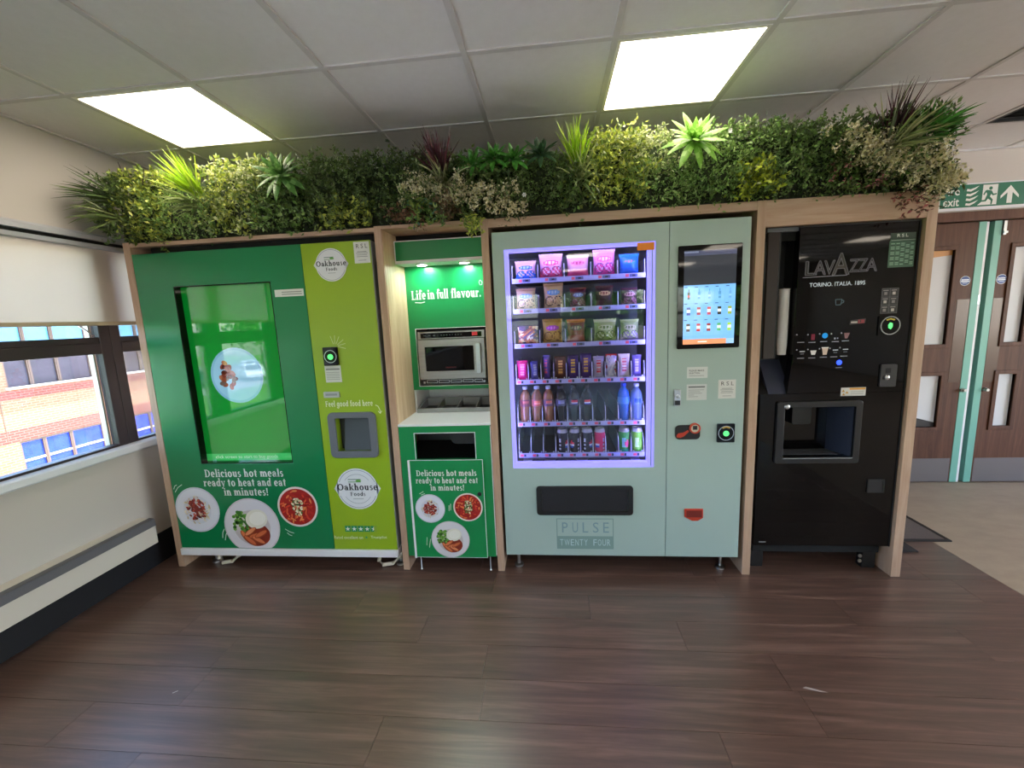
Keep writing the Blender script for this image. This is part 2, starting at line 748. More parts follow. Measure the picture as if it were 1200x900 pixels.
mat('green_door', '#047a47', rough=0.28, spec=0.5, coat=0.25, coat_rough=0.12)
mat('green_panel', '#08884a', rough=0.33, spec=0.5)
mat('green_edge', '#035233', rough=0.4)
mat('lime_door', '#93b41f', rough=0.3, spec=0.5, coat=0.2, coat_rough=0.12)
mat('white_plastic', '#e6e6ea', rough=0.4)
mat('cream_plastic', '#d8d2c0', rough=0.5)
mat('grey_plastic', '#64686f', rough=0.45)
mat('grey_inside', '#3d4146', rough=0.4, metal=0.3)
mat('black_plastic', '#0f0f12', rough=0.42)
mat('black_gloss', '#050507', rough=0.035, spec=0.28)
mat('black_matt', '#08080a', rough=0.8)
mat('shadow_gap', '#0b0b0c', rough=0.9)
mat('machine_grey', '#8d9092', rough=0.5)
mat('pulse_body', '#a6bcb6', rough=0.36, coat=0.15, coat_rough=0.15)
mat('pulse_edge', '#93aca6', rough=0.4)
mat('pulse_inside', '#565a6c', rough=0.5)
mat('led_violet', '#9c95ff', rough=0.4, emit='#8a86ff', estr=0.42)
mat('led_strip', '#d8d4ff', rough=0.4, emit='#c6c3ff', estr=10.0)
mat('tray_blue', '#a3a6d6', rough=0.35)
mat('divider', '#5c607c', rough=0.3)
mat('divider_rim', '#e2e4fa', rough=0.3)
mat('tray_dark', '#2a2b33', rough=0.5)
mat('downlight', '#ffffff', rough=0.4, emit='#f4fff6', estr=100.0)
mat('counter_white', '#e4e8ee', rough=0.25)
mat('green_led', '#7dff9a', rough=0.3, emit='#4dff7a', estr=0.25)
mat('blue_led', '#2d4bff', rough=0.3, emit='#2440ff', estr=1.0)
mat('orange_sticker', '#ef8a18', rough=0.5)
mat('coffee_brown', '#231a16', rough=0.6, spec=0.2)
mat('coffee_slate', '#3c4256', rough=0.25, metal=0.2)
mat('bin_grey', '#3a3c40', rough=0.4)
mat('paper_cup', '#f2f2f2', rough=0.6)
mat('rubber_mat', '#6d6460', rough=0.95, noise=('#574f4c', (220, 220, 220), 0.2))
mat('rubber_edge', '#26211f', rough=0.8)
mat('plant_core', '#28351d', rough=0.95)
mat('wire', '#11130f', rough=0.6)
mat('twig', '#2b2219', rough=0.8)
mat('paving', '#e2ded6', rough=0.9, noise=('#d6d1c8', (.8, .8, .8), .2))  # pale tone strengthens the sunlight bounced off the added ground
mat('asphalt', '#8b8884', rough=0.9)
mat('lawn', '#5d8a2c', rough=0.95, noise=('#46701f', (0.7, 0.7, 0.7), 0.2))
mat('bark', '#4a3a2c', rough=0.9)
mat('car_dark', '#2a3340', rough=0.25, coat=0.5)
mat('car_silver', '#b9bec4', rough=0.3, coat=0.5)
mat('car_white', '#e8e8e8', rough=0.3, coat=0.5)
mat('car_glass', '#10161c', rough=0.05)
mat('tyre', '#151515', rough=0.8)
mat('blue_pane', '#1426a8', rough=0.12, spec=0.2, noise=('#2438cc', (1.3, 2.6, 2.6), 0.2))
mat('pale_pane', '#4f8ab4', rough=0.1, spec=0.2)
mat('violet_pane', '#2e2b36', rough=0.12, spec=0.2, noise=('#413c48', (1.2, 1.2, 2.5), 0.25))
mat('facade_frame', '#4c382e', rough=0.6)
mat('facade_sill', '#b4b2b0', rough=0.7)
mat('yellow_paint', '#d8c414', rough=0.5)
glass_mat('glass', '#f4f8fa', refl=0.7)
glass_mat('glass_clear', '#ffffff', refl=0.6)
glass_mat('bottle_clear', '#bcd6ee', refl=1.4)


def brick_mat(name, c1, c2, mortar):
    m = bpy.data.materials.new(name)
    m.use_nodes = True
    nt = m.node_tree
    b = nt.nodes['Principled BSDF']
    b.inputs['Roughness'].default_value = 0.9
    tc = nt.nodes.new('ShaderNodeTexCoord')
    sp = nt.nodes.new('ShaderNodeSeparateXYZ')
    cb = nt.nodes.new('ShaderNodeCombineXYZ')
    br = nt.nodes.new('ShaderNodeTexBrick')
    br.inputs['Color1'].default_value = (*hx(c1), 1)
    br.inputs['Color2'].default_value = (*hx(c2), 1)
    br.inputs['Mortar'].default_value = (*hx(mortar), 1)
    br.inputs['Scale'].default_value = 1.0
    br.inputs['Mortar Size'].default_value = 0.012
    br.inputs['Brick Width'].default_value = 0.225
    br.inputs['Row Height'].default_value = 0.075
    nt.links.new(tc.outputs['Object'], sp.inputs[0])
    nt.links.new(sp.outputs[1], cb.inputs[0])
    nt.links.new(sp.outputs[2], cb.inputs[1])
    nt.links.new(cb.outputs[0], br.inputs['Vector'])
    nt.links.new(br.outputs[0], b.inputs['Base Color'])
    MATS[name] = m


brick_mat('brick_buff', '#7d4f35', '#6d432c', '#756050')
brick_mat('brick_red', '#66291f', '#58231b', '#64463e')

F = 2.287           # front plane of the timber surround
XW = -2.58          # left wall
XR, YB, YW = 6.5, -7.0, 3.59
HC = 2.532

# ------------------------------------------------------------------ room: floors
XV = 2.304
fl = thing('floor', 'dark brown wood-look plank floor', 'floor', (0, 0, 0), kind='structure')
YP0 = -0.5
part('underlay', MB().box(XW - .1, YB - .1, -.12, XV, YW + .1, -.004), 'subfloor', fl)
part('rear_boards', MB().box(XW, YB, -.004, XV, YP0, 0), 'floor_wood', fl)
PW, PL = 0.1845, 1.22
_pm = {}
for r in range(200):
    y0 = YP0 + r * PW
    if y0 > YW:
        break
    y1 = min(y0 + PW, YW)
    x = XW - random.uniform(0.1, 1.1)
    while x < XV:
        a, b = max(x, XW), min(x + PL, XV)
        x += PL
        if b - a < .02:
            continue
        g = .0002
        me_b = MB()
        hx_, hy_ = (b - a) / 2 - g, (y1 - y0) / 2 - g
        t = .0005
        vs = [(-hx_, -hy_, -.004), (hx_, -hy_, -.004), (hx_, hy_, -.004), (-hx_, hy_, -.004),
              (-hx_ + t, -hy_ + t, 0), (hx_ - t, -hy_ + t, 0), (hx_ - t, hy_ - t, 0), (-hx_ + t, hy_ - t, 0)]
        me_b.add(vs, [(4, 5, 6, 7), (0, 1, 5, 4), (1, 2, 6, 5), (2, 3, 7, 6), (3, 0, 4, 7)])
        key = (round(hx_, 4), round(hy_, 4))
        if key not in _pm:
            _pm[key] = mesh_of('plank', me_b)
            _pm[key].materials.append(MATS['floor_wood'])
        o = bpy.data.objects.new('plank', _pm[key])
        COL.objects.link(o)
        o.parent = fl
        o.location = ((a + b) / 2, (y0 + y1) / 2, 0)
_sp = Print(lambda u, v, h: (u, v, h), .0003)
_sp.poly([(.935, 1.545), (.99, 1.53), (1.02, 1.528), (.985, 1.54), (.95, 1.552)], '#b4aca8')
part('scuff_mark', _sp, 'print', fl)
_sp = Print(lambda u, v, h: (u, v, h), .0003)
_sp.poly([(-1.607, 1.400), (-1.592, 1.412), (-1.590, 1.409), (-1.604, 1.397)], '#cfc8b8')
part('scuff_mark', _sp, 'print', fl)
fv = solo('floor_vinyl', MB().box(XV, YB - .1, -.12, XR + .1, YW + .1, .0005), 'floor_vinyl', 'pale beige vinyl floor by the doors', 'floor', kind='structure')

# ------------------------------------------------------------------ room: ceiling
ce = thing('ceiling', 'suspended ceiling of white square tiles in a metal grid', 'ceiling', (0, 0, HC), kind='structure')
gx = [-2.12 + .6 * i for i in range(-1, 16)]
gy = [1.87 + .61 * i for i in range(-15, 4)]
gxc = [max(XW, min(XR, v)) for v in gx]
gyc = [max(YB, min(YW, v)) for v in gy]
part('soffit_void', MB().box(XW - .1, YB - .1, HC + .05, XR + .1, YW + .1, HC + .25), 'plenum', ce)
LIGHTS = [(x, y) for x in (-2.12, .28, 2.68, 5.08) for y in (1.87, -1.18, -3.62, -6.06)]
LIGHTS.remove((2.68, 1.87))
VENT = (2.68, 2.48)
tile_me = None
for i in range(len(gx) - 1):
    for j in range(len(gy) - 1):
        a, b, c, d = gxc[i], gxc[i + 1], gyc[j], gyc[j + 1]
        if b - a < .03 or d - c < .03:
            continue
        if any(abs(gx[i] - lx) < .05 and abs(gy[j] - ly) < .05 for lx, ly in LIGHTS + [VENT]):
            continue
        if tile_me is None:
            tile_me = mesh_of('tile', MB().box(-.5, -.5, .006, .5, .5, .02))
            tile_me.materials.append(MATS['ceiling_tile'])
        o = bpy.data.objects.new('tile', tile_me)
        COL.objects.link(o)
        o.parent = ce
        o.location = ((a + b) / 2, (c + d) / 2, random.uniform(-.0006, .0006))
        o.scale = (b - a - .022, d - c - .022, 1)
for x in gxc[1:-1]:
    part('grid_bar', MB().box(x - .012, YB, HC, x + .012, YW, HC + .03), 'ceiling_grid', ce)
for y in gyc[1:-1]:
    part('grid_bar', MB().box(XW, y - .012, HC + .0004, XR, y + .012, HC + .03), 'ceiling_grid', ce)
part('wall_angle', MB().box(XW, YB, HC - .003, XW + .02, YW, HC + .03).box(XW, YW - .02, HC - .003, XR, YW, HC + .03), 'ceiling_grid', ce)

for (x, y) in LIGHTS:
    if (x, y) == (-2.12, 1.87):
        lb, gr = 'square ceiling light panel glowing above the green food vending machine', None
    elif (x, y) == (.28, 1.87):
        lb, gr = 'square ceiling light panel glowing above the snack and drinks machine', None
    else:
        lb, gr = 'square ceiling light panel further back in the room, seen only in reflections', 'ceiling lights behind the viewer'
    t = thing('ceiling_light', lb, 'light', (x + .3, y + .305, HC), gr)
    part('frame', MB().ring([(x + .012, y + .012), (x + .588, y + .012), (x + .588, y + .598), (x + .012, y + .598)],
                            [(x + .026, y + .026), (x + .574, y + .026), (x + .574, y + .584), (x + .026, y + .584)], HC - .001, HC + .04, 'xy'), 'light_frame', t)
    part('diffuser', MB().box(x + .026, y + .026, HC + .004, x + .574, y + .584, HC + .02), 'light_panel', t)

# ceiling vent (dark square grille above the doors)
t = thing('ceiling_vent', 'dark square ceiling grille above the wooden doors', 'vent', (VENT[0] + .3, VENT[1] + .305, HC))
x, y = VENT
part('tray', MB().box(x + .012, y + .012, HC + .03, x + .588, y + .598, HC + .045), 'vent_black', t)
part('frame', MB().ring([(x + .012, y + .012), (x + .588, y + .012), (x + .588, y + .598), (x + .012, y + .598)],
                        [(x + .03, y + .03), (x + .57, y + .03), (x + .57, y + .58), (x + .03, y + .58)], HC - .001, HC + .03, 'xy'), 'vent_black', t)
for k in range(12):
    yy = y + .045 + k * .0445
    part('slat', MB().prism([(yy, HC + .002), (yy + .006, HC + .002), (yy + .03, HC + .026), (yy + .024, HC + .026)], x + .03, x + .57, 'yz'), 'vent_black', t)

# ------------------------------------------------------------------ room: walls
ZS, ZH = .815, 2.0       # window sill and head
WY0, WY1 = 2.985 - 13 * .70, 2.985
wl = MB().box(XW - .25, YB, -.1, XW, YW + .2, ZS - .05)
wl.box(XW - .25, YB, ZH, XW, YW + .2, HC + .25)
wl.box(XW - .25, YB, ZS - .05, XW, WY0, ZH)
wl.box(XW - .25, WY1, ZS - .05, XW, YW + .2, ZH)
solo('wall_left', wl, 'wall_paint', 'off-white wall with a strip of windows', 'wall', kind='structure')
DX0, DX1, DZ = 2.32, 4.2, 2.05
wb = MB().box(XW - .25, YW, -.1, DX0, YW + .2, HC + .25).box(DX1, YW, -.1, XR + .2, YW + .2, HC + .25).box(DX0, YW, DZ, DX1, YW + .2, HC + .25)
solo('wall_back', wb, 'wall_paint_back', 'beige wall behind the machines and around the doors', 'wall', kind='structure')
solo('wall_right', MB().box(XR, YB - .2, -.1, XR + .2, YW + .2, .75).box(XR, YB - .2, 2.15, XR + .2, YW + .2, HC + .25).box(XR, YB - .2, .75, XR + .2, -1.0, 2.15).box(XR, 2.5, .75, XR + .2, YW + .2, 2.15), 'wall_paint_back', 'beige wall beyond the picture on the right, with an opening added for sunlight', 'wall', kind='structure')  # unseen opening, added so sun on the floor bounces to the ceiling
# rear wall with window openings (behind the viewer, seen in reflections)
BW = [(-2.3, -.3), (.2, 2.5), (3.0, 6.2)]
wf = MB().box(XW - .25, YB - .25, -.1, XR + .2, YB, .75).box(XW - .25, YB - .25, 2.15, XR + .2, YB, HC + .25)
xs = [XW - .25] + [v for p in BW for v in p] + [XR + .2]
for k in range(0, len(xs), 2):
    wf.box(xs[k], YB - .25, .75, xs[k + 1], YB, 2.15)
solo('wall_front', wf, 'wall_paint', 'off-white wall behind the viewer with windows', 'wall', kind='structure')
solo('baseboard_left', MB().box(XW, YB, 0, XW + .008, YW, .192), 'skirting', 'black skirting along the window wall', 'skirting', kind='structure')
solo('baseboard_back', MB().box(XW + .008, YW - .008, 0, DX0 - .07, YW, .192), 'skirting', 'black skirting behind the machines', 'skirting', kind='structure')
solo('trim_1', MB().prism([(XW - .06, .766), (XW + .022, .766), (XW + .03, .775), (XW + .03, .806), (XW + .02, .815), (XW - .06, .822)], WY0, WY1, 'xz'), 'sill_white', 'white window sill board below the windows', 'sill', kind='structure')


def window(n, y0, y1):
    w = thing('window_%d' % n, 'dark brown framed window with an opening top light', 'window', (XW, (y0 + y1) / 2, ZS), kind='structure')
    st = .060
    fx0, fx1 = XW - .062, XW - .012
    part('stile', MB().box(fx0, y0 + .001, ZS, fx1, y0 + st, ZH), 'window_brown', w, .003)
    part('stile', MB().box(fx0, y1 - st, ZS, fx1, y1 - .001, ZH), 'window_brown', w, .003)
    part('bottom_rail', MB().box(fx0, y0 + st, ZS, fx1, y1 - st, ZS + .016), 'window_brown', w)
    part('top_rail', MB().box(fx0, y0 + st, ZH - .06, fx1, y1 - st, ZH), 'window_brown', w)
    part('transom', MB().box(fx0, y0 + st, 1.372, fx1, y1 - st, 1.434).box(fx0, y0 + st, 1.434, fx1 - .008, y1 - st, 1.468), 'window_brown', w, .003)
    part('lower_pane', MB().box(XW - .046, y0 + st, ZS + .016, XW - .042, y1 - st, 1.372), 'glass', w)
    part('upper_pane', MB().box(XW - .046, y0 + st, 1.468, XW - .042, y1 - st, ZH - .06), 'glass', w)
    for ya, yb in ((y0 + st, y0 + st + .012), (y1 - st - .012, y1 - st)):
        part('outer_bead', MB().box(XW - .092, ya, ZS, XW - .062, yb, ZH), 'window_outer', w)
    part('stay', MB().tube([(XW - .01, y1 - st - .10, 1.535), (XW - .002, y1 - st - .035, 1.475)], .004, 6), 'steel', w)


PITCH = .70
for k in range(13):
    y1 = 2.285 + PITCH * 1.0 - PITCH * k
    window(k + 1, y1 - PITCH, y1)

for k, (a, b) in enumerate(BW):
    w = thing('window_%d' % (k + 14), 'wide window behind the viewer, seen in reflections', 'window', ((a + b) / 2, YB, .75), kind='structure')
    part('frame', MB().ring([(a, .75), (b, .75), (b, 2.15), (a, 2.15)], [(a + .06, .81), (b - .06, .81), (b - .06, 2.09), (a + .06, 2.09)], YB - .12, YB - .06), 'window_brown', w)
    part('transom', MB().box(a + .06, YB - .12, 1.40, b - .06, YB - .06, 1.47), 'window_brown', w)
    m = (a + b) / 2
    part('mullion', MB().box(m - .05, YB - .119, .81, m + .05, YB - .061, 2.09), 'window_brown', w)
    part('pane', MB().box(a + .06, YB - .095, .81, b - .06, YB - .09, 2.09), 'glass', w)


def blind(y0, y1, label):
    t = thing('roller_blind', label, 'blind', (XW, (y0 + y1) / 2, 1.53))
    part('pelmet', MB().prism([(XW, 2.045), (XW + .03, 2.045), (XW + .05, 2.03), (XW + .05, 2.005), (XW, 2.005)], y0, y1, 'xz'), 'pelmet', t)
    part('roller_shadow_gap', MB().box(XW, y0, 1.985, XW + .028, y1, 2.005), 'black_plastic', t)
    part('lower_rail', MB().prism([(XW + .001, 1.985), (XW + .045, 1.985), (XW + .04, 1.965), (XW + .001, 1.955)], y0, y1, 'xz'), 'pelmet', t)
    part('fabric', MB().box(XW + .02, y0 + .01, 1.553, XW + .0215, y1 - .01, 1.965), 'blind_fabric', t)
    part('bottom_bar', MB().box(XW + .014, y0 + .01, 1.533, XW + .03, y1 - .01, 1.555), 'blind_bar', t, .003)
    return t


blind(.96, 3.0, 'pale translucent roller blind lowered halfway over the windows')
blind(-1.6, .955, 'pale roller blind on the windows outside the left picture edge')

# skirting heater
h = thing('skirting_heater', 'long cream wall heater with a grey grille strip below the window', 'heater', (XW, 0, .19))
part('casing', MB().prism([(XW + .001, .19), (XW + .104, .19), (XW + .104, .301), (XW + .098, .345), (XW + .001, .352)], -4, 2.244, 'xz'), 'heater_cream', h, .002)
part('grille_strip', MB().prism([(XW + .104, .301), (XW + .1075, .302), (XW + .102, .345), (XW + .098, .345)], -4, 2.246, 'xz'), 'heater_grey', h)
part('top_strip', MB().prism([(XW + .07, .348), (XW + .099, .3455), (XW + .1, .3475), (XW + .07, .3505)], -4, 2.244, 'xz'), 'heater_grey', h)

# ------------------------------------------------------------------ doors and exit sign
tr = thing('trim_2', 'brown wooden door frame around the double doors', 'door frame', ((DX0 + DX1) / 2, YW, 0), kind='structure')
part('head', MB().box(DX0 - .06, YW - .03, DZ - .012, DX1 + .06, YW + .02, DZ + .055), 'door_wood', tr, .003)
part('jamb', MB().box(DX0 - .06, YW - .03, 0, DX0, YW + .02, DZ - .012), 'door_wood', tr, .003)
part('jamb', MB().box(DX1, YW - .03, 0, DX1 + .06, YW + .02, DZ - .012), 'door_wood', tr, .003)
part('dark_rebate', MB().box(DX0, YW + .10, 0, DX1, YW + .12, DZ), 'shadow_gap', tr)


def door(n, x0, x1, gx0, gx1, side, label):
    d = thing('door_%d' % n, label, 'door', ((x0 + x1) / 2, YW, 0), kind='structure')
    y0, y1 = YW + .004, YW + .048
    ex = .052
    lf = MB()
    xa, xb = (x0, x1 - ex) if side < 0 else (x0 + ex, x1)
    zz = [(.008, .47), (.885, 1.132), (1.84, DZ - .018)]
    for a, b in zz:
        lf.box(gx0, y0, a, gx1, y1, b)
    lf.box(xa, y0, .008, gx0, y1, DZ - .018).box(gx1, y0, .008, xb, y1, DZ - .018)
    part('leaf', lf, 'door_wood', d)
    e0, e1 = (x1 - ex, x1) if side < 0 else (x0, x0 + ex)
    part('mint_edge_strip', MB().box(e0, y0 - .003, .008, e1, y1, DZ - .016), 'mint', d, .002, label='pale green painted edge strip')
    if side < 0:
        part('white_seal', MB().box(x1, y0, .008, x1 + .018, y1 - .01, DZ - .02), 'white_plastic', d)
        part('latch_plate', MB().box(x1 + .001, y0 - .002, 1.43, x1 + .014, y0, 1.5), 'steel', d)
    for za, zb in ((.47, .885), (1.132, 1.84)):
        part('glazing_bead', MB().ring([(gx0 - .03, za - .03), (gx1 + .03, za - .03), (gx1 + .03, zb + .03), (gx0 - .03, zb + .03)],
                                       [(gx0, za), (gx1, za), (gx1, zb), (gx0, zb)], y0 - .010, y0 + .02), 'door_wood', d, .003)
        part('vision_pane', MB().box(gx0, y0 + .016, za, gx1, y0 + .022, zb), 'film_white', d)
    kx0, kx1 = (x0 + .01, x1 - ex - .01) if side < 0 else (x0 + ex + .012, x1 - .01)
    part('kick_plate', MB().box(kx0, y0 - .002, .012, kx1, y0, .208), 'kick_steel', d)
    px0, px1 = (x1 - ex - .09, x1 - ex - .004) if side < 0 else (x0 + ex + .004, x0 + ex + .09)
    part('finger_plate', MB().box(px0, y0 - .0015, .83, px1, y0, 1.47), 'finger_plate', d)
    cx = 3.128 if side < 0 else 3.378
    pr = Print(front(y0 - .001))
    pr.ell(cx, 1.608, .036, .036, '#d9dbe4').up().ell(cx, 1.608, .033, .033, '#1d3a86').up()
    pr.rect(cx - .026, 1.612, cx + .026, 1.620, '#dfe4f2').rect(cx - .028, 1.600, cx + .028, 1.608, '#dfe4f2').rect(cx - .018, 1.589, cx + .018, 1.595, '#9fb0d8')
    part('fire_door_disc', pr, 'print', d, label='small round blue notice')
    lx = x1 - ex / 2 if side < 0 else x0 + ex / 2
    part('lock_cylinder', MB().lathe([(.016, 0), (.016, .012), (.011, .016), (.011, .03)], (lx - .01 if side < 0 else lx + .045, y0 - .003, .767), 16, axis='y'), 'steel', d, smooth=True)
    if side > 0:
        part('flush_bolt', MB().box(x0 + ex + .004, y0 - .012, 1.93, x0 + ex + .024, y0 - .001, 2.03).box(x0 + ex + .003, y0 - .02, 1.94, x0 + ex + .028, y0 - .01, 1.955), 'steel', d)
    else:
        pr = Print(front(y0 + .014))
        pr.poly([(gx0, 1.79), (gx1, 1.805), (gx1, 1.84), (gx0, 1.84)], '#c98a45').up()
        pr.poly([(gx0, .47), (gx1, .47), (gx1, .505), (gx0, .55)], '#2b2422')
        part('view_through', pr, 'print', d)
    return d


door(1, DX0 + .004, 3.232, 2.875, 3.033, -1, 'brown wooden fire door with narrow vision panels, partly behind the frame')
door(2, 3.284, DX1 - .004, 3.442, 3.562, 1, 'brown wooden fire door with narrow vision panels at the picture edge')

t = thing('exit_sign', 'green and white fire exit sign above the doors', 'sign', (3.17, YW, 2.12))
SX0, SX1, SZ0, SZ1 = 2.875, 3.455, 2.118, 2.305
part('white_board', MB().box(SX0, YW - .012, SZ0, SX1, YW, SZ1), 'white_plastic', t)
pr = Print(front(YW - .012))
g = '#0b6b4d'
w_ = '#e9ece6'
pr.rect(SX0 + .008, SZ0 + .02, SX1 - .008, SZ1 - .008, g).up()
pr.text('exit', 2.905, 2.150, 3.012, 2.206, w_, .015)
pr.text('Fire', 2.900, 2.226, 3.010, 2.283, w_, .015)
for k in range(4):           # flames
    z = 2.152 + k * .033
    pr.poly([(3.055, z), (3.085, z - .004), (3.115, z + .012), (3.138, z + .034), (3.11, z + .022), (3.08, z + .012), (3.058, z + .016)], w_)
pr.rect(3.163, 2.148, 3.262, 2.288, w_)
pr.poly([(3.135, 2.148), (3.163, 2.148), (3.163, 2.172)], w_)
pr.up()
pr.ell(3.215, 2.262, .012, .012, g)
pr.poly([(3.19, 2.252), (3.222, 2.246), (3.236, 2.222), (3.258, 2.226), (3.257, 2.217), (3.232, 2.210), (3.222, 2.222), (3.214, 2.205), (3.236, 2.182), (3.232, 2.150), (3.222, 2.150), (3.223, 2.176),
         (3.203, 2.190), (3.19, 2.172), (3.150, 2.170), (3.150, 2.180), (3.182, 2.183), (3.195, 2.222), (3.186, 2.236), (3.176, 2.216), (3.168, 2.221), (3.18, 2.246)], g)
pr.up()
pr.poly([(3.285, 2.205), (3.345, 2.275), (3.405, 2.205), (3.405, 2.185), (3.362, 2.225), (3.362, 2.152), (3.328, 2.152), (3.328, 2.225), (3.285, 2.185)], w_)
part('sign_print', pr, 'print', t)

# floor mat and small black rubber strip
t = thing('door_mat', 'grey entrance mat with a dark border on the beige floor', 'mat', (2.1, 2.83, 0))
part('pile', MB().box(1.95, 2.675, .0008, 2.395, 3.28, .007), 'rubber_mat', t)
part('border', MB().ring([(1.93, 2.657), (2.412, 2.657), (2.412, 3.3), (1.93, 3.3)], [(1.95, 2.677), (2.392, 2.677), (2.392, 3.28), (1.95, 3.28)], .0008, .009, 'xy'), 'rubber_edge', t)
solo('rubber_wedge', MB().prism([(1.93, .001), (2.13, .001), (2.12, .012), (1.93, .03)], 2.535, 2.64, 'xz'), 'rubber_edge', 'flat black rubber wedge on the floor beside the end post', 'wedge')

# ------------------------------------------------------------------ timber surround
sr = thing('timber_surround', 'pale oak surround of posts and top rails framing the row of machines', 'surround', (0, F, 0))
POSTS = [(-2.412, -2.368), (-.931, -.892), (-.3545, -.316), (1.022, 1.064), (1.793, 1.840)]
DEP = F + .72
for a, b in POSTS:
    part('post', MB().box(a, F, 0, b, DEP, 1.99), 'oak', sr, .0015)
part('top_rail', MB().box(-2.368, F + .001, 1.962, -.931, F + .05, 1.984), 'oak_flat', sr, .001)
part('top_rail', MB().box(-.892, F + .001, 1.974, -.3545, F + .05, 1.99), 'oak_flat', sr, .001)
part('top_rail', MB().box(-.316, F + .001, 1.946, 1.022, F + .03, 1.989), 'oak_flat', sr, .001)
part('top_rail', MB().box(1.064, F + .001, 1.864, 1.793, F + .03, 1.989), 'oak_flat', sr, .001)
part('top_board', MB().box(-2.368, F + .05, 1.974, -.931, DEP, 1.99).box(-.892, F + .05, 1.974, -.3545, DEP, 1.99), 'oak_flat', sr)
part('top_board', MB().box(-.316, F + .03, 1.974, 1.022, DEP, 1.99).box(1.064, F + .03, 1.974, 1.793, DEP, 1.99), 'oak_flat', sr)
for a, b in ((-2.368, -.931), (-.892, -.3545), (-.316, 1.022), (1.064, 1.793)):
    part('dark_backing', MB().box(a, DEP - .01, 0, b, DEP, 1.974), 'shadow_gap', sr)
part('niche_lining', MB().box(-.892, F + .012, .9, -.8895, 2.61, 1.972), 'oak_pale', sr)
part('void_shade_panel', MB().box(-2.30, F + .06, 1.905, -.96, F + .07, 1.974), 'black_matt', sr)  # black sheet drawn in for the dark empty space above the machine
part('void_shade_panel', MB().box(-.8895, 2.50, 1.937, -.3545, 2.51, 1.974), 'black_matt', sr)
part('void_shade_panel', MB().box(1.075, F + .06, 1.80, 1.785, F + .07, 1.974), 'black_matt', sr)
solo('wall_fitting', MB().prism([(1.842, .965), (1.902, .985), (1.902, 1.005), (1.842, 1.035)], F + .10, F + .15, 'xz'), 'white_plastic', 'small white plastic fitting on the outer side of the end post', 'fitting')

# ------------------------------------------------------------------ shared printed pieces
def food_plate(pr, u, v, r, kind, seed):
    R = random.Random(seed)
    if kind == 'bolognese':
        pr.ell(u, v, r, r, '#cdd0dd', 36).up().ell(u, v, r * .93, r * .93, '#dfe0ea', 36).up().ell(u, v, r * .62, r * .62, '#d3d5e2', 30).up()
        for k in range(70):
            a, q = R.uniform(0, 2 * PI), r * .62 * math.sqrt(R.random())
            pr.ell(u + q * math.cos(a), v + q * math.sin(a), r * R.uniform(.05, .10), r * R.uniform(.02, .035), R.choice(['#e6d7b8', '#d8c39a', '#efe4cc', '#c8b48e']), 7, R.uniform(0, PI))
            if k % 14 == 0:
                pr.up(.5)
        pr.up()
        for k in range(90):
            a, q = R.uniform(0, 2 * PI), r * .46 * math.sqrt(R.random())
            pr.ell(u + q * math.cos(a), v + q * math.sin(a), r * R.uniform(.05, .09), r * R.uniform(.035, .06), R.choice(['#8e2a22', '#b23a2e', '#6e1f1c', '#a5392b', '#c65a48', '#7b2a26']), 8, R.uniform(0, PI))
            if k % 12 == 0:
                pr.up(.5)
    elif kind == 'pasta':
        pr.ell(u, v, r, r, '#e7d9d2', 36).up().ell(u, v, r * .9, r * .9, '#a8201c', 36).up()
        for k in range(80):
            a, q = R.uniform(0, 2 * PI), r * .8 * math.sqrt(R.random())
            pr.ell(u + q * math.cos(a), v + q * math.sin(a), r * R.uniform(.10, .17), r * .045, R.choice(['#d6402a', '#e2613a', '#b92a20', '#e8884e', '#8f1b18']), 8, R.uniform(0, PI))
            if k % 12 == 0:
                pr.up(.5)
        pr.up()
        for k in range(50):
            a, q = R.uniform(0, 2 * PI), r * .45 * math.sqrt(R.random())
            pr.ell(u + .6 * q * math.cos(a), v + q * math.sin(a), r * R.uniform(.06, .1), r * .045, R.choice(['#e8dcb8', '#d9cf9a', '#55702f', '#f0e6c8', '#3f5a2a']), 7, R.uniform(0, PI))
            if k % 12 == 0:
                pr.up(.5)
    else:
        pr.ell(u, v, r, r, '#cfc9d0', 40).up().ell(u, v, r * .95, r * .95, '#dcd8de', 40).up()
        pr.ell(u, v - r * .05, r * .66, r * .62, '#c9bfc0', 30).up()
        pr.ell(u + r * .12, v - r * .3, r * .5, r * .42, '#8a3020', 26).up()
        for k in range(60):
            a, q = R.uniform(0, 2 * PI), math.sqrt(R.random())
            pr.ell(u - r * .38 + q * r * .3 * math.cos(a), v + r * .12 + q * r * .4 * math.sin(a), r * .065, r * .06, R.choice(['#4c8a2e', '#3a7428', '#6da33e', '#2f6122', '#7cb04c']), 9)
            if k % 10 == 0:
                pr.up(.5)
        pr.up().ell(u + r * .2, v + r * .26, r * .4, r * .34, '#e6e2d2', 24, .3).up().ell(u + r * .24, v + r * .28, r * .3, r * .24, '#f0ede2', 20, .3).up()
        for (dx, dz, ro) in ((-.28, -.38, -1.0), (-.08, -.2, .6), (.1, -.34, .25), (.18, -.5, -.5), (.3, -.28, .5), (-.12, -.52, -.7)):
            pr.ell(u + r * dx, v + r * dz, r * .27, r * .095, '#9a4626', 16, ro).up(.5)
            pr.ell(u + r * dx, v + r * (dz + .015), r * .24, r * .065, R.choice(['#d97a4e', '#cf6a40', '#e08c60']), 14, ro).up(.5)
    pr.up()


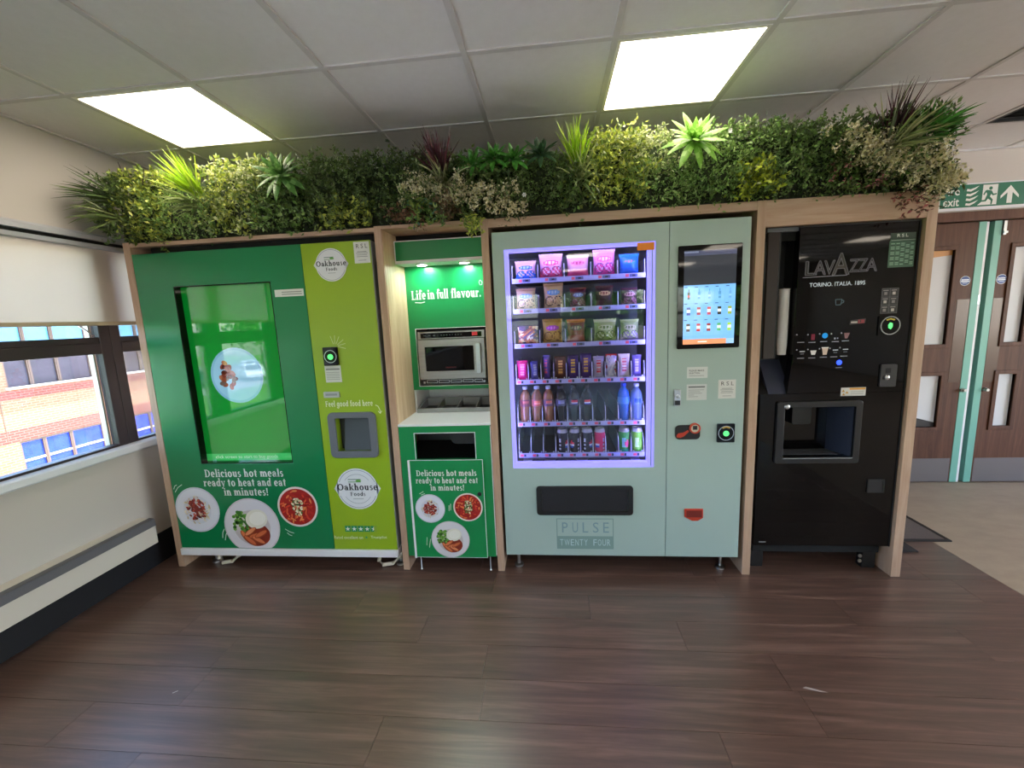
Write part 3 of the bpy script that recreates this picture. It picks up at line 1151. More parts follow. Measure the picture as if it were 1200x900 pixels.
def rsl_sticker(pr, u0, v0, u1, v1, col='#d9dad6', ink='#3a3d3c'):
    pr.rect(u0, v0, u1, v1, col).up()
    w, hh = u1 - u0, v1 - v0
    pr.text('RSL', u0 + w * .16, v1 - hh * .30, u1 - w * .12, v1 - hh * .10, ink, 0, 0, 1.5)
    for k, (q, ww) in enumerate(((.45, .6), (.52, .75), (.6, .65), (.68, .7), (.85, .5))):
        c = (u0 + u1) / 2
        pr.rect(c - w * ww / 2, v1 - hh * (q + .025), c + w * ww / 2, v1 - hh * q, '#8b8e8c' if k else '#6a6d6c')


def oak_logo(pr, u, v, r, big):
    pr.ell(u, v, r, r, '#dfe2e4', 40).up()
    for sx in (-1, 1):
        pr.poly([(u + sx * r * .93, v - r * .3), (u + sx * r * 1.13, v + r * .02), (u + sx * r * .93, v + r * .34)], '#dfe2e4', pr.h - pr.st)
    pr.arc(u, v, r * .93, r * .93, r * .02, '#6c7a80', PI * .12, PI * .88)
    pr.arc(u, v, r * .93, r * .93, r * .02, '#6c7a80', PI * 1.12, PI * 1.88)
    if big:
        pr.arc(u, v, r * .72, r * .72, r * .018, '#8d999c', PI * .2, PI * .8)
        pr.arc(u, v, r * .72, r * .72, r * .018, '#8d999c', PI * 1.18, PI * 1.82)
    # knife and fork
    for dz, c in ((.46, '#1f6b4a'), (.34, '#4d8f4a')):
        pr.rect(u - r * .42, v + r * (dz - .015), u + r * .2, v + r * (dz + .02), c)
    pr.ell(u + r * .08, v + r * .40, r * .14, r * .05, '#6fae4e', 12)
    pr.serif('Oakhouse', u - r * .97, u + r * .97, v - r * .06, r * .44, '#23282c')
    pr.serif('Foods', u - r * .36, u + r * .36, v - r * .34, r * .27, '#3d4448')
    pr.rect(u - r * .25, v - r * .5, u + r * .25, v - r * .47, '#9aa3a6')


# ------------------------------------------------------------------ green hot-meal vending machine
GF = F - .004
gm = thing('meal_vending_machine', 'wide green and lime hot meal vending machine with a large touch screen', 'vending machine', (-1.66, F + .35, 0))
GX0, GXS, GX1, GZ0, GZ1 = -2.362, -1.351, -.957, .132, 1.922
part('cabinet', MB().box(GX0 + .004, GF + .06, .09, GX1 - .002, F + .70, GZ1 - .006), 'black_plastic', gm)
SXA, SXB, SZA, SZB = -2.141, -1.550, .680, 1.734
dm = MB().ring([(GX0, GZ0), (GXS - .0015, GZ0), (GXS - .0015, GZ1), (GX0, GZ1)], [(SXA, SZA), (SXB, SZA), (SXB, SZB), (SXA, SZB)], GF, GF + .058)
part('green_door', dm, 'green_door', gm, .002)
part('lime_door', MB().ring([(GXS + .0015, GZ0), (GX1, GZ0), (GX1, GZ1), (GXS + .0015, GZ1)],
                            [(-1.262, .750), (-1.052, .750), (-1.052, .950), (-1.262, .950)], GF, GF + .058), 'lime_door', gm, .002)
part('screen_reveal', MB().ring([(SXA + .001, SZA + .001), (SXB - .001, SZA + .001), (SXB - .001, SZB - .001), (SXA + .001, SZB - .001)],
                                [(SXA + .006, SZA + .006), (SXB - .006, SZA + .006), (SXB - .006, SZB - .006), (SXA + .006, SZB - .006)], GF + .003, GF + .05), 'black_gloss', gm)
SY = GF + .044
mat('screen_print', attr=True, rough=0.03, estr=0.1, spec=0.9, coat=1.0, coat_rough=0.01)
scr = part('touch_screen', MB().box(SXA + .002, SY, SZA + .002, SXB - .002, SY + .012, SZB - .002), mat('screen_green', '#04852a', rough=0.03, emit='#0cb03a', estr=0.06, spec=0.9, coat=1.0, coat_rough=0.01), gm)
pr = Print(front(SY), .0004)
cu, cv = -1.862, 1.209
pr.ell(cu, cv, .165, .165, '#7fb0cf', 40).up().ell(cu, cv, .15, .15, '#90bfda', 40).up()
RR = random.Random(4)
for k in range(36):
    a, q = RR.uniform(0, 2 * PI), math.sqrt(RR.random())
    pr.ell(cu - .055 + .05 * q * math.cos(a), cv + .0 + .08 * q * math.sin(a), .02, .014, RR.choice(['#7a3428', '#8d4a34', '#5c2a22', '#a86a4c', '#6b5a50']), 9, RR.uniform(0, PI))
    if k % 6 == 0:
        pr.up(.5)
pr.up()
part('screen_plate', pr, 'screen_print', scr)
pr = Print(front(SY), .0004)
pr.rect(SXA + .004, SZA + .004, SXB - .004, SZA + .05, '#3dc062').up()
pr.text('click screen to start to buy goods', -2.075, SZA + .014, -1.672, SZA + .04, '#bfe8c8')
part('screen_caption', pr, 'screen_print', scr)
pr = Print(front(GF))
ink = '#e8ece6'
pr.serif('Delicious hot meals', -2.128, -1.622, .597, .068, ink)
pr.serif('ready to heat and eat', -2.145, -1.612, .538, .068, ink)
pr.serif('in minutes!', -2.020, -1.734, .478, .068, ink)
part('slogan', pr, 'print', gm)
for k, (u, v, r, kd) in enumerate(((-2.214, .386, .147, 'bolognese'), (-1.868, .279, .182, 'sausage'), (-1.556, .405, .128, 'pasta'))):
    pr = Print(front(GF))
    food_plate(pr, u, v, r, kd, k + 3)
    if kd == 'sausage':     # plate is cut by the panel's lower edge
        for i, p in enumerate(pr.v):
            if p[2] < GZ0 + .003:
                pr.v[i] = (p[0], p[1], GZ0 + .003)
    part('plate_picture', pr, 'print', gm)
pr = Print(front(GF))
for (a, b, c, d) in ((-2.35, .52, -2.325, .548), (-2.345, .50, -2.29, .55), (-2.075, .20, -2.055, .26), (-2.06, .185, -2.03, .25)):
    pr.line([(a, b), ((a + c) / 2 - .004, (b + d) / 2 + .006), (c, d)], .004, ink)
for (a, b, c, d) in ((-1.655, .262, -1.60, .235), (-1.645, .238, -1.615, .218)):
    pr.line([(a, b), ((a + c) / 2, (b + d) / 2 - .005), (c, d)], .004, ink)
part('motion_marks', pr, 'print', gm)
pr = Print(front(GF))
pr.rect(-1.531, 1.647, -1.361, 1.686, '#d7dcd6').up()
for k in range(2):
    pr.rect(-1.49, 1.657 + k * .012, -1.372, 1.662 + k * .012, '#8d948e')
part('white_label', pr, 'print', gm)
pr = Print(front(GF))
oak_logo(pr, -1.186, 1.803, .088, False)
part('round_logo', pr, 'print', gm)
pr = Print(front(GF))
oak_logo(pr, -1.168, .517, .127, True)
part('round_logo', pr, 'print', gm)
pr = Print(front(GF))
rsl_sticker(pr, -1.05, 1.803, -.962, 1.915)
part('sticker', pr, 'print', gm)
rd = part('payment_reader', MB().prism(rrect(-1.283, 1.254, -1.198, 1.358, .006), GF - .012, GF), 'black_gloss', gm)
part('reader_ring', MB().ring([(-1.2405 + .036 * math.cos(i * PI / 12), 1.305 + .036 * math.sin(i * PI / 12)) for i in range(24)],
                              [(-1.2405 + .033 * math.cos(i * PI / 12), 1.305 + .033 * math.sin(i * PI / 12)) for i in range(24)], GF - .014, GF - .012), 'steel', rd)
part('reader_light', MB().lathe([(.016, 0), (.016, .003)], (-1.2405, GF - .012, 1.303), 18, axis='y'), 'green_led', rd)
pr = Print(front(GF))
pr.rect(-1.288, 1.157, -1.193, 1.252, '#cfd2ce').up()
pr.rect(-1.282, 1.228, -1.2, 1.236, '#7c7f80')
for k in range(5):
    pr.rect(-1.282, 1.172 + k * .010, -1.203, 1.176 + k * .010, '#a3a6a6')
part('instruction_sticker', pr, 'print', gm)
pr = Print(front(GF))
for k, a in enumerate((62, 85, 108, 35, 12, -15)):
    q = math.radians(a)
    u, v = -1.215, 1.362
    pr.line([(u + .02 * math.cos(q), v + .012 * math.sin(q)), (u + .066 * math.cos(q), v + .06 * math.sin(q))], .003, '#d5dfa0')
part('ray_marks', pr, 'print', gm)
pr = Print(front(GF))
pr.serif('Feel good food here', -1.307, -1.025, 1.016, .046, '#e6edc9')
part('lettering', pr, 'print', gm)
pr = Print(front(GF))
pr.line([(-1.01, 1.02), (-.995, 1.012), (-.986, .99), (-.986, .972)], .004, '#e6edc9').line([(-.997, .984), (-.986, .970), (-.976, .985)], .004, '#e6edc9')
part('arrow_mark', pr, 'print', gm)
pr = Print(front(GF))
for k in range(5):
    u = -1.272 + k * .0405
    w = .036
    pr.rect(u, .246, u + w, .284, '#0a8a5a')
pr.up()
for k in range(5):
    u = -1.272 + k * .0405 + .018
    pr.star(u, .264, .0155, '#e9efe6')
pr.up().rect(-1.272 + 4 * .0405 + .019, .2465, -1.272 + 4 * .0405 + .036, .2835, '#8fa83a')
pr.text('Rated excellent on', -1.345, .200, -1.165, .220, '#e3e9cf', .004)
pr.star(-1.143, .210, .011, '#2f9a6a')
pr.text('Trustpilot', -1.115, .199, -1.015, .221, '#e3e9cf', .006)
part('star_rating', pr, 'print', gm)
cs = part('coin_slot', MB().prism(rrect(-1.307, 1.070, -1.214, 1.104, .004), GF - .010, GF), 'steel', gm)
part('slit', MB().box(-1.295, GF - .0115, 1.082, -1.226, GF - .010, 1.094), 'machine_grey', cs)
# collection tray
part('collection_frame', MB().ring(rrect(-1.300, .712, -1.013, .982, .03, 5), rrect(-1.257, .752, -1.055, .948, .006, 5), GF - .014, GF + .001), 'grey_plastic', gm, .003)
part('collection_box', MB().box(-1.262, GF + .055, .746, -1.052, GF + .058, .954), 'grey_inside', gm)
part('collection_flap', MB().prism([(GF + .010, .752), (GF + .014, .752), (GF + .054, .952), (GF + .05, .952)], -1.225, -1.056, 'yz'), 'grey_inside', gm)
part('plinth', MB().box(GX0 - .004, GF - .012, .087, GX1 + .002, GF + .10, .130), 'white_plastic', gm, .003)
part('door_edge', MB().box(GX1, GF + .004, .14, GX1 + .004, GF + .5, GZ1 - .004), 'machine_grey', gm)
for x in (-2.12, -1.06):
    ft = part('levelling_foot', MB().lathe([(.03, 0), (.03, .012), (.012, .02), (.012, .095)], (x + (.0 if x < -2 else .09) - .08 * (x < -2), F + .07, 0), 14), 'steel', gm, smooth=True)
    part('cable_loop', MB().tube([(x - .03, F + .05, .075), (x - .04, F + .04, .03), (x - .01, F + .03, .012), (x + .05, F + .035, .02), (x + .09, F + .05, .05), (x + .1, F + .06, .085)], .012, 8), 'cream_plastic', gm, smooth=True)
    part('levelling_foot', MB().lathe([(.03, 0), (.03, .012), (.012, .02), (.012, .095)], (x, F + .58, 0), 14), 'steel', gm, smooth=True)

# ------------------------------------------------------------------ microwave station
ms = thing('microwave_station', 'green heating station cabinet with lit header, white counter and bin door', 'cabinet', (-.62, F + .3, 0))
NX0, NX1 = -.8895, -.3545
BY = 2.61
hd = part('header', MB().box(NX0, 2.461, 1.828, NX1, BY, 1.934), 'green_panel', ms)
part('white_trim', MB().box(NX0, 2.458, 1.934, NX1, BY, 1.939).box(NX0, 2.458, 1.822, NX0 + .005, 2.461, 1.934), 'white_plastic', hd)
part('soffit', MB().box(NX0, 2.458, 1.812, NX1, BY, 1.828), 'white_plastic', hd)
for x in (-.756, -.50):
    dl = part('downlight_rim', MB().ring([(x + .034 * math.cos(i * PI / 10), 2.535 + .034 * math.sin(i * PI / 10)) for i in range(20)], [(x + .026 * math.cos(i * PI / 10), 2.535 + .026 * math.sin(i * PI / 10)) for i in range(20)], 1.806, 1.812, 'xy'), 'steel', hd)
    part('downlight_lens', MB().lathe([(.026, 0), (.026, .004)], (x, 2.535, 1.8075), 20), 'downlight', hd)
# back panel with the microwave cut-out
MX0, MX1, MZ0, MZ1 = -.847, -.405, 1.072, 1.430
part('back_panel', MB().ring([(NX0, 1.046), (NX1, 1.046), (NX1, 1.812), (NX0, 1.812)], [(MX0, MZ0), (MX1, MZ0), (MX1, MZ1), (MX0, MZ1)], BY, BY + .016), 'green_panel', ms)
part('cutout_edge', MB().ring([(MX0 - .004, MZ0 - .004), (MX1 + .004, MZ0 - .004), (MX1 + .004, MZ1 + .004), (MX0 - .004, MZ1 + .004)],
                              [(MX0, MZ0), (MX1, MZ0), (MX1, MZ1), (MX0, MZ1)], BY - .001, BY), 'white_plastic', ms)
pr = Print(front(BY))
pr.serif('Life', -.858, -.768, 1.612, .078, '#eef4ec')
part('slogan_word', pr, 'print', ms)
pr = Print(front(BY))
pr.serif('in', -.757, -.711, 1.612, .078, '#eef4ec')
part('slogan_word', pr, 'print', ms)
pr = Print(front(BY))
pr.serif('full', -.698, -.626, 1.612, .078, '#eef4ec')
part('slogan_word', pr, 'print', ms)
pr = Print(front(BY))
pr.serif('flavour.', -.609, -.424, 1.612, .078, '#eef4ec')
part('slogan_word', pr, 'print', ms)
pr = Print(front(BY))
pr.line([(-.838, 1.596), (-.80, 1.592), (-.775, 1.597)], .005, '#eef4ec')
part('underline', pr, 'print', ms)
pr = Print(front(BY))
pr.line([(-.426, 1.683), (-.432, 1.70), (-.424, 1.712), (-.412, 1.70), (-.414, 1.684), (-.426, 1.683)], .003, '#cfe6d4')
part('heart_mark', pr, 'print', ms)
# recess below the back panel
part('recess_back', MB().box(NX0, 2.90, .90, NX1, 2.91, 1.08), 'white_plastic', ms)
part('recess_side', MB().box(NX0, 2.615, .90, NX0 + .012, 2.90, 1.06), 'white_plastic', ms)
part('recess_side', MB().box(NX1 - .004, 2.615, .90, NX1, 2.90, 1.06), 'white_plastic', ms)
part('recess_top', MB().box(NX0, 2.626, 1.06, NX1, 2.90, 1.068), 'white_plastic', ms)
part('counter_top', MB().box(NX0, F - .006, .889, NX1, 2.91, .902), 'counter_white', ms, .001)
# lower cabinet
OX0, OX1, OZ0, OZ1 = -.798, -.450, .692, .846
part('front_panel', MB().ring([(NX0, .092), (NX1 - .006, .092), (NX1 - .006, .888), (NX0, .888)], [(OX0, OZ0), (OX1, OZ0), (OX1, OZ1), (OX0, OZ1)], F, F + .018), 'green_panel', ms)
part('opening_edge', MB().ring([(OX0 - .004, OZ0), (OX1 + .004, OZ0), (OX1 + .004, OZ1 + .004), (OX0 - .004, OZ1 + .004)], [(OX0, OZ0), (OX1, OZ0), (OX1, OZ1), (OX0, OZ1)], F - .0012, F), 'white_plastic', ms)
part('panel_edge', MB().box(NX1 - .0062, F - .001, .10, NX1 - .003, F + .01, .88), 'white_plastic', ms)
part('chute_back', MB().box(NX0 + .01, F + .30, .6, NX1 - .01, F + .31, .889), 'bin_grey', ms)
part('chute_floor', MB().prism([(F + .02, .66), (F + .3, .72), (F + .3, .70), (F + .02, .64)], NX0 + .01, NX1 - .01, 'yz'), 'black_plastic', ms)
part('bin_liner', MB().prism(rrect(-.60, .765, -.43, .85, .03), F + .06, F + .2), 'black_plastic', ms)
bd = part('bin_door', MB().box(-.843, F - .016, .094, -.411, F - .001, .692), 'green_panel', ms, .001)
part('door_edge_trim', MB().ring([(-.8445, .0925), (-.4095, .0925), (-.4095, .6935), (-.8445, .6935)], [(-.842, .095), (-.412, .095), (-.412, .691), (-.842, .691)], F - .0165, F - .013), 'white_plastic', bd)
part('hinge_strip', MB().box(-.846, F - .019, .09, -.834, F - .0165, .692), 'white_plastic', bd)
part('lock', MB().lathe([(.012, 0), (.012, .006), (.008, .008)], (-.437, F - .016, .489), 16, axis='y'), 'black_plastic', bd)
pr = Print(front(F - .016))
pr.serif('Delicious hot meals', -.800, -.449, .598, .050, '#eef0ea')
pr.serif('ready to heat and eat', -.806, -.443, .554, .050, '#eef0ea')
pr.serif('in minutes!', -.722, -.525, .510, .050, '#eef0ea')
part('slogan', pr, 'print', bd)
for k, (u, v, r, kd) in enumerate(((-.733, .400, .088, 'bolognese'), (-.509, .408, .086, 'pasta'), (-.625, .208, .114, 'sausage'))):
    pr = Print(front(F - .016))
    food_plate(pr, u, v, r, kd, k + 13)
    part('plate_picture', pr, 'print', bd)
pr = Print(front(F - .016))
for (a, b, c, d) in ((-.79, .49, -.765, .505), (-.782, .483, -.758, .492), (-.77, .17, -.765, .22), (-.755, .155, -.745, .21), (-.612, .39, -.610, .43), (-.622, .385, -.620, .42)):
    pr.line([(a, b), (c, d)], .0035, '#dfe6d0')
part('motion_marks', pr, 'print', bd)
for x in (-.822, -.40):
    part('leg', MB().lathe([(.008, 0), (.004, .006), (.004, .093)], (x, F + .012, 0), 10), 'steel', ms, smooth=True)

# microwave oven
mw = thing('microwave_oven', 'stainless steel microwave oven built into the green back panel', 'microwave', (-.626, BY + .1, MZ0))
part('body', MB().box(-.838, BY + .012, 1.078, -.412, BY + .30, 1.418), 'black_plastic', mw)
MY = BY - .004
cp = part('control_panel', MB().box(-.838, MY, 1.367, -.414, MY + .016, 1.412), 'steel_brushed', mw, .002)
part('display_strip', MB().box(-.818, MY - .001, 1.373, -.432, MY, 1.404), 'black_gloss', cp)
pr = Print(front(MY - .001))
pr.rect(-.492, 1.380, -.458, 1.402, '#d32a38').up()
for k in range(8):
    pr.rect(-.69 + .018 * k, 1.388, -.682 + .018 * k, 1.391, '#5d6a62')
for k in range(3):
    pr.rect(-.80 + .03 * k, 1.387, -.785 + .03 * k, 1.391, '#4a4f4e')
part('button_marks', pr, 'print', cp)
dr = part('door', MB().ring([(-.838, 1.113), (-.414, 1.113), (-.414, 1.363), (-.838, 1.363)], [(-.795, 1.165), (-.487, 1.165), (-.487, 1.318), (-.795, 1.318)], MY - .01, MY + .016), 'steel_brushed', mw, .003)
part('door_window', MB().box(-.796, MY - .004, 1.164, -.486, MY + .006, 1.319), 'black_gloss', dr)
pr = Print(front(MY - .004))
pr.text('menumaster', -.67, 1.182, -.60, 1.192, '#7a2028', .004)
part('badge', pr, 'print', dr)
part('handle', MB().prism(rrect(-.466, 1.150, -.438, 1.335, .006), MY - .045, MY - .032).box(-.459, MY - .035, 1.160, -.445, MY - .01, 1.172).box(-.459, MY - .035, 1.313, -.445, MY - .01, 1.325), 'steel', dr, .002)
bs = part('base_grille', MB().box(-.838, MY + .004, 1.080, -.414, MY + .02, 1.110), 'black_plastic', mw)
for x0, x1 in ((-.80, -.73), (-.722, -.652), (-.644, -.574), (-.566, -.50), (-.492, -.44)):
    part('vent_slot', MB().ring([(x0, 1.088), (x1, 1.088), (x1, 1.106), (x0, 1.106)], [(x0 + .003, 1.091), (x1 - .003, 1.091), (x1 - .003, 1.103), (x0 + .003, 1.103)], MY + .001, MY + .004), 'steel', bs)
for x in (-.815, -.43):
    part('foot_bracket', MB().box(x - .006, MY, 1.086, x + .006, MY + .004, 1.098), 'steel', mw)

# cutlery tray
ct = thing('cutlery_tray', 'dark cutlery tray with four compartments under the microwave', 'tray', (-.61, 2.72, .902))
TX0, TX1, TY0, TY1 = -.868, -.365, 2.575, 2.80
part('front_rim', MB().box(TX0, TY0, .9025, TX1, TY0 + .012, .930), 'machine_grey', ct, .002)
part('back_rim', MB().box(TX0, TY1 - .012, .9025, TX1, TY1, .960), 'machine_grey', ct, .002)
for x in (TX0, TX1 - .012):
    part('side_rim', MB().prism([(TY0 + .012, .9025), (TY1 - .012, .9025), (TY1 - .012, .960), (TY0 + .012, .930)], x, x + .012, 'yz'), 'machine_grey', ct)
part('floor_pan', MB().box(TX0 + .012, TY0 + .012, .9025, TX1 - .012, TY1 - .012, .906), 'bin_grey', ct)
for k in range(1, 4):
    x = TX0 + (TX1 - TX0) * k / 4
    part('divider', MB().prism([(TY0 + .012, .906), (TY1 - .012, .906), (TY1 - .012, .956), (TY0 + .012, .928)], x - .004, x + .004, 'yz'), 'machine_grey', ct)

# ------------------------------------------------------------------ snack and drinks machine
PF = F + .002
pm = thing('snack_vending_machine', 'pale mint vending machine with a violet-lit window of snacks and drinks', 'vending machine', (.35, F + .35, 0))
PX0, PXS, PX1, PZ0, PZ1 = -.300, .604, .998, .103, 1.920
WX0, WX1, WZ0, WZ1 = -.238, .538, .632, 1.830
PDY = PF + .05
part('window_door', MB().ring([(PX0, PZ0), (PXS - .001, PZ0), (PXS - .001, PZ1), (PX0, PZ1)], [(WX0, WZ0), (WX1, WZ0), (WX1, WZ1), (WX0, WZ1)], PF, PDY), 'pulse_body', pm, .003)
part('control_door', MB().box(PXS + .001, PF, PZ0, PX1, PDY, PZ1), 'pulse_body', pm, .003)
sh = MB().box(PX0 + .004, PDY, PZ0 + .003, PX0 + .03, F + .70, PZ1 - .004).box(.56, PDY, PZ0 + .003, PX1 - .003, F + .70, PZ1 - .004)
sh.box(PX0 + .03, F + .66, PZ0 + .003, .56, F + .70, PZ1 - .004).box(PX0 + .03, PDY, 1.86, .56, F + .66, PZ1 - .004).box(PX0 + .03, PDY, PZ0 + .003, .56, F + .66, .60)
part('cabinet', sh, 'pulse_edge', pm)
part('liner', MB().box(PX0 + .03, F + .56, .60, .56, F + .565, 1.86).box(PX0 + .03, PDY, .60, PX0 + .036, F + .56, 1.86).box(.554, PDY, .60, .56, F + .56, 1.86).box(PX0 + .036, PDY, 1.854, .554, F + .56, 1.86).box(PX0 + .036, PDY, .60, .554, F + .56, .604), 'pulse_inside', pm)
# violet border light, inside the door opening
bw = .020
part('window_border', MB().ring([(WX0, WZ0), (WX1, WZ0), (WX1, WZ1), (WX0, WZ1)], [(WX0 + bw, WZ0 + .026), (WX1 - .034, WZ0 + .026), (WX1 - .034, WZ1 - .014), (WX0 + bw, WZ1 - .014)], PF + .006, PDY), 'led_violet', pm, label='violet glowing window border')
part('border_line', MB().box(WX1 - .018, PF + .003, WZ0 + .006, WX1 - .014, PF + .006, WZ1 - .006), 'pulse_edge', pm)
for x in (WX0 + .001, WX1 - .018):
    part('light_tube', MB().box(x, PDY + .004, .66, x + .012, PDY + .012, 1.81), 'led_strip', pm)
part('light_tube', MB().box(WX0 + .04, PDY + .004, 1.824, WX1 - .06, PDY + .012, 1.836), 'led_strip', pm)
part('window_glass', MB().box(WX0 + .002, PF + .0025, WZ0 + .002, WX1 - .002, PF + .0045, WZ1 - .002), 'glass_clear', pm)
part('orange_label', MB().box(.446, PF + .0012, 1.787, .531, PF + .0022, 1.825), 'orange_sticker', pm, label='small orange sticker')
# trays
SHZ = [1.676, 1.510, 1.316, 1.109, .859, .671]
SFY, SX_0, SX_1 = F + .12, -.212, .512
SLOTS = [5, 5, 5, 10, 10, 10]
for k, (z, n) in enumerate(zip(SHZ, SLOTS)):
    sf = part('tray', MB().box(SX_0, SFY + .004, z - .004, SX_1, F + .54, z), 'tray_dark', pm)
    part('tray_front', MB().box(SX_0, SFY - .006, z - .014, SX_1, SFY + .004, z + .012), 'tray_blue', sf)
    pr = Print(front(SFY - .006))
    for q in range(n):
        w = (SX_1 - SX_0) / n
        u = SX_0 + w * (q + .5) - .012
        if n == 5:
            pr.rect(u - .022, z - .008, u - .004, z + .007, '#e0566e').rect(u, z - .008, u + .042, z + .007, '#55598c').up().rect(u + .014, z - .005, u + .03, z + .004, '#1e2036').up(-1)
        else:
            pr.rect(u - .016, z - .008, u + .004, z + .007, '#e0566e').rect(u + .006, z - .008, u + .018, z + .007, '#2b2d48')
    part('price_tags', pr, 'print', sf)
    for q in range(n + 1):
        x = SX_0 + (SX_1 - SX_0) * q / n
        x = min(max(x, SX_0 + .002), SX_1 - .002)
        if k < 3:
            dv = [(SFY + .006, z), (SFY + .45, z), (SFY + .45, z + .085), (SFY + .01, z + .085)]
        elif k == 3:
            dv = [(SFY + .006, z), (SFY + .45, z), (SFY + .45, z + .10), (SFY + .02, z + .10), (SFY + .008, z + .08)]
        else:
            hh = .115 if k == 4 else .12
            dv = [(SFY + .004, z), (SFY + .45, z), (SFY + .45, z + hh), (SFY + .07, z + hh), (SFY + .045, z + hh * .95), (SFY + .025, z + hh * .8), (SFY + .01, z + hh * .5)]
        part('divider', MB().prism(dv, x - .0016, x + .0016, 'yz'), 'divider', sf)
        part('divider_rim', MB().tube([(x, a_, b_) for a_, b_ in ([dv[0], dv[-1]] if k < 3 else [dv[0]] + dv[:2:-1] if k == 3 else [dv[0]] + dv[:3:-1])], .0017, 5), 'divider_rim', sf)
        if k >= 3 and q < n:
            part('stud', MB().lathe([(.004, 0), (.004, .003)], (x + .012, SFY + .004, z + .018), 8, axis='y').lathe([(.004, 0), (.004, .003)], (x + .06, SFY + .004, z + .018), 8, axis='y'), 'steel', sf)
# chute floor pieces
ch = part('chute', MB().prism([(PDY + .002, .606), (F + .3, .606), (F + .3, .650), (PDY + .03, .626)], -.19, .49, 'yz'), 'tray_blue', pm)
for a, b in ((-.135, -.06), (.0, .125), (.185, .31), (.37, .43)):
    part('dark_window', MB().prism(rrect(a, .6275, b, .657, .012), SFY - .03, SFY - .026), 'tray_dark', ch)
part('ramp', MB().box(WX0 + .03, PDY + .002, .606, -.13, SFY - .035, .640).box(.41, PDY + .002, .606, WX1 - .05, SFY - .035, .640), 'tray_blue', ch)
# control door
ts = part('touch_screen', MB().prism(rrect(.648, 1.277, .957, 1.796, .006), PF - .008, PF), 'black_gloss', pm)
pr = Print(front(PF - .008))
U0, U1, V0, V1 = .676, .930, 1.300, 1.772
pr.rect(U0, V0, U1, V1, '#2a2d33').up()
pr.rect(U0, V0 + .026, U1, 1.60, '#6fa6e6')
pr.rect(U0, 1.745, U1, V1 - .004, '#3b3f55').rect(U0, 1.758, U0 + .07, 1.766, '#7c8498')
pr.rect(U0, V0, U0 + .215, V0 + .026, '#d98a62').rect(U0 + .215, V0, U1, V0 + .026, '#8db4e2').up()
pr.rect(U0 + .075, V0 + .010, U0 + .12, V0 + .015, '#f0e6dc')
for q in range(1, 5):
    pr.rect(U0 + q * .0508 - .0004, V0 + .04, U0 + q * .0508 + .0004, 1.598, '#5a8cd0')
for r_ in range(3):
    z = 1.51 - r_ * .083
    pr.rect(U0, z - .002, U1, z - .0012, '#5a8cd0')
    for q in range(5):
        u = U0 + .0254 + q * .0508
        pr.rect(u - .022, z + .078, u - .006, z + .082, '#2b4a78')
        if r_ == 0:
            c = ['#2a2326', '#4e86b8', '#4f88c4', '#4a7fb4', '#5d93c8'][q]
            pr.rect(u - .006, z + .020, u + .006, z + .055, c).rect(u - .0025, z + .055, u + .0025, z + .070, c).up().rect(u - .006, z + .03, u + .006, z + .04, ['#b03a3a', '#7fb2dc', '#7fb2dc', '#5d9ad0', '#7fb2dc'][q]).up(-1)
        else:
            c = ['#3c4a9a', '#8c2f48', '#b44a5c', '#2f2a28', '#8aa04a', '#4a3a3c', '#a8323e', '#8e2f3c', '#54a06a', '#8fbf4c'][(r_ - 1) * 5 + q]
            pr.rect(u - .009, z + .022, u + .009, z + .062, c).up().rect(u - .009, z + .035, u + .009, z + .05, '#c8d4e2').up(-1)
part('screen_display', pr, mat('display_print', attr=True, rough=0.04, estr=0.38, spec=0.5), ts)
pr = Print(front(PF))
pr.rect(.703, 1.121, .808, 1.180, '#d5dad8').up()
pr.text('PLEASE MAKE', .714, 1.156, .79, 1.166, '#56595c', .01)
pr.text('SELECTION', .714, 1.143, .768, 1.152, '#56595c', .01)
pr.rect(.714, 1.132, .79, 1.135, '#9a9d9e')
part('white_notice', pr, 'print', pm)
pr = Print(front(PF))
pr.rect(.703, 1.003, .806, 1.088, '#cfd4d3').up().rect(.712, 1.070, .796, 1.077, '#5d6063')
for k in range(5):
    pr.rect(.712, 1.020 + k * .009, .712 + [.05, .03, .07, .06, .08][k], 1.023 + k * .009, '#9da1a2')
part('white_notice', pr, 'print', pm)
pr = Print(front(PF))
rsl_sticker(pr, .864, 1.008, .952, 1.108)
part('sticker', pr, 'print', pm)
lk = part('lock_handle', MB().prism(rrect(.637, .975, .672, 1.063, .004), PF - .010, PF), 'steel', pm, .002)
part('lock_cover', MB().box(.641, PF - .012, .98, .668, PF - .010, 1.005), 'black_plastic', lk)
part('key_barrel', MB().lathe([(.009, 0), (.009, .006), (.006, .008)], (.655, PF - .010, 1.028), 14, axis='y'), 'steel', lk)
cp = part('coin_plate', MB().prism(rrect(.647, .789, .776, .868, .022, 5), PF - .006, PF), 'black_plastic', pm)
part('coin_dial', MB().ring([(.746 + .028 * math.cos(i * PI / 14), .852 + .028 * math.sin(i * PI / 14)) for i in range(28)], [(.746 + .021 * math.cos(i * PI / 14), .852 + .021 * math.sin(i * PI / 14)) for i in range(28)], PF - .018, PF - .004), mat('red_plastic', '#c2412c', rough=0.4), cp)
part('coin_dial_face', MB().lathe([(.022, 0), (.022, .009)], (.746, PF - .006, .852), 20, axis='y'), 'cream_plastic', cp)
part('coin_funnel', MB().box(.735, PF - .0165, .845, .757, PF - .0148, .866), 'black_plastic', cp)
part('red_scoop', MB().prism([(.655, .803), (.672, .800), (.690, .808), (.718, .834), (.712, .842), (.690, .828), (.662, .824), (.654, .815)], PF - .012, PF - .006), 'red_plastic', cp)
rd = part('payment_reader', MB().prism(rrect(.863, .771, .952, .873, .004), PF - .010, PF), 'black_gloss', pm)
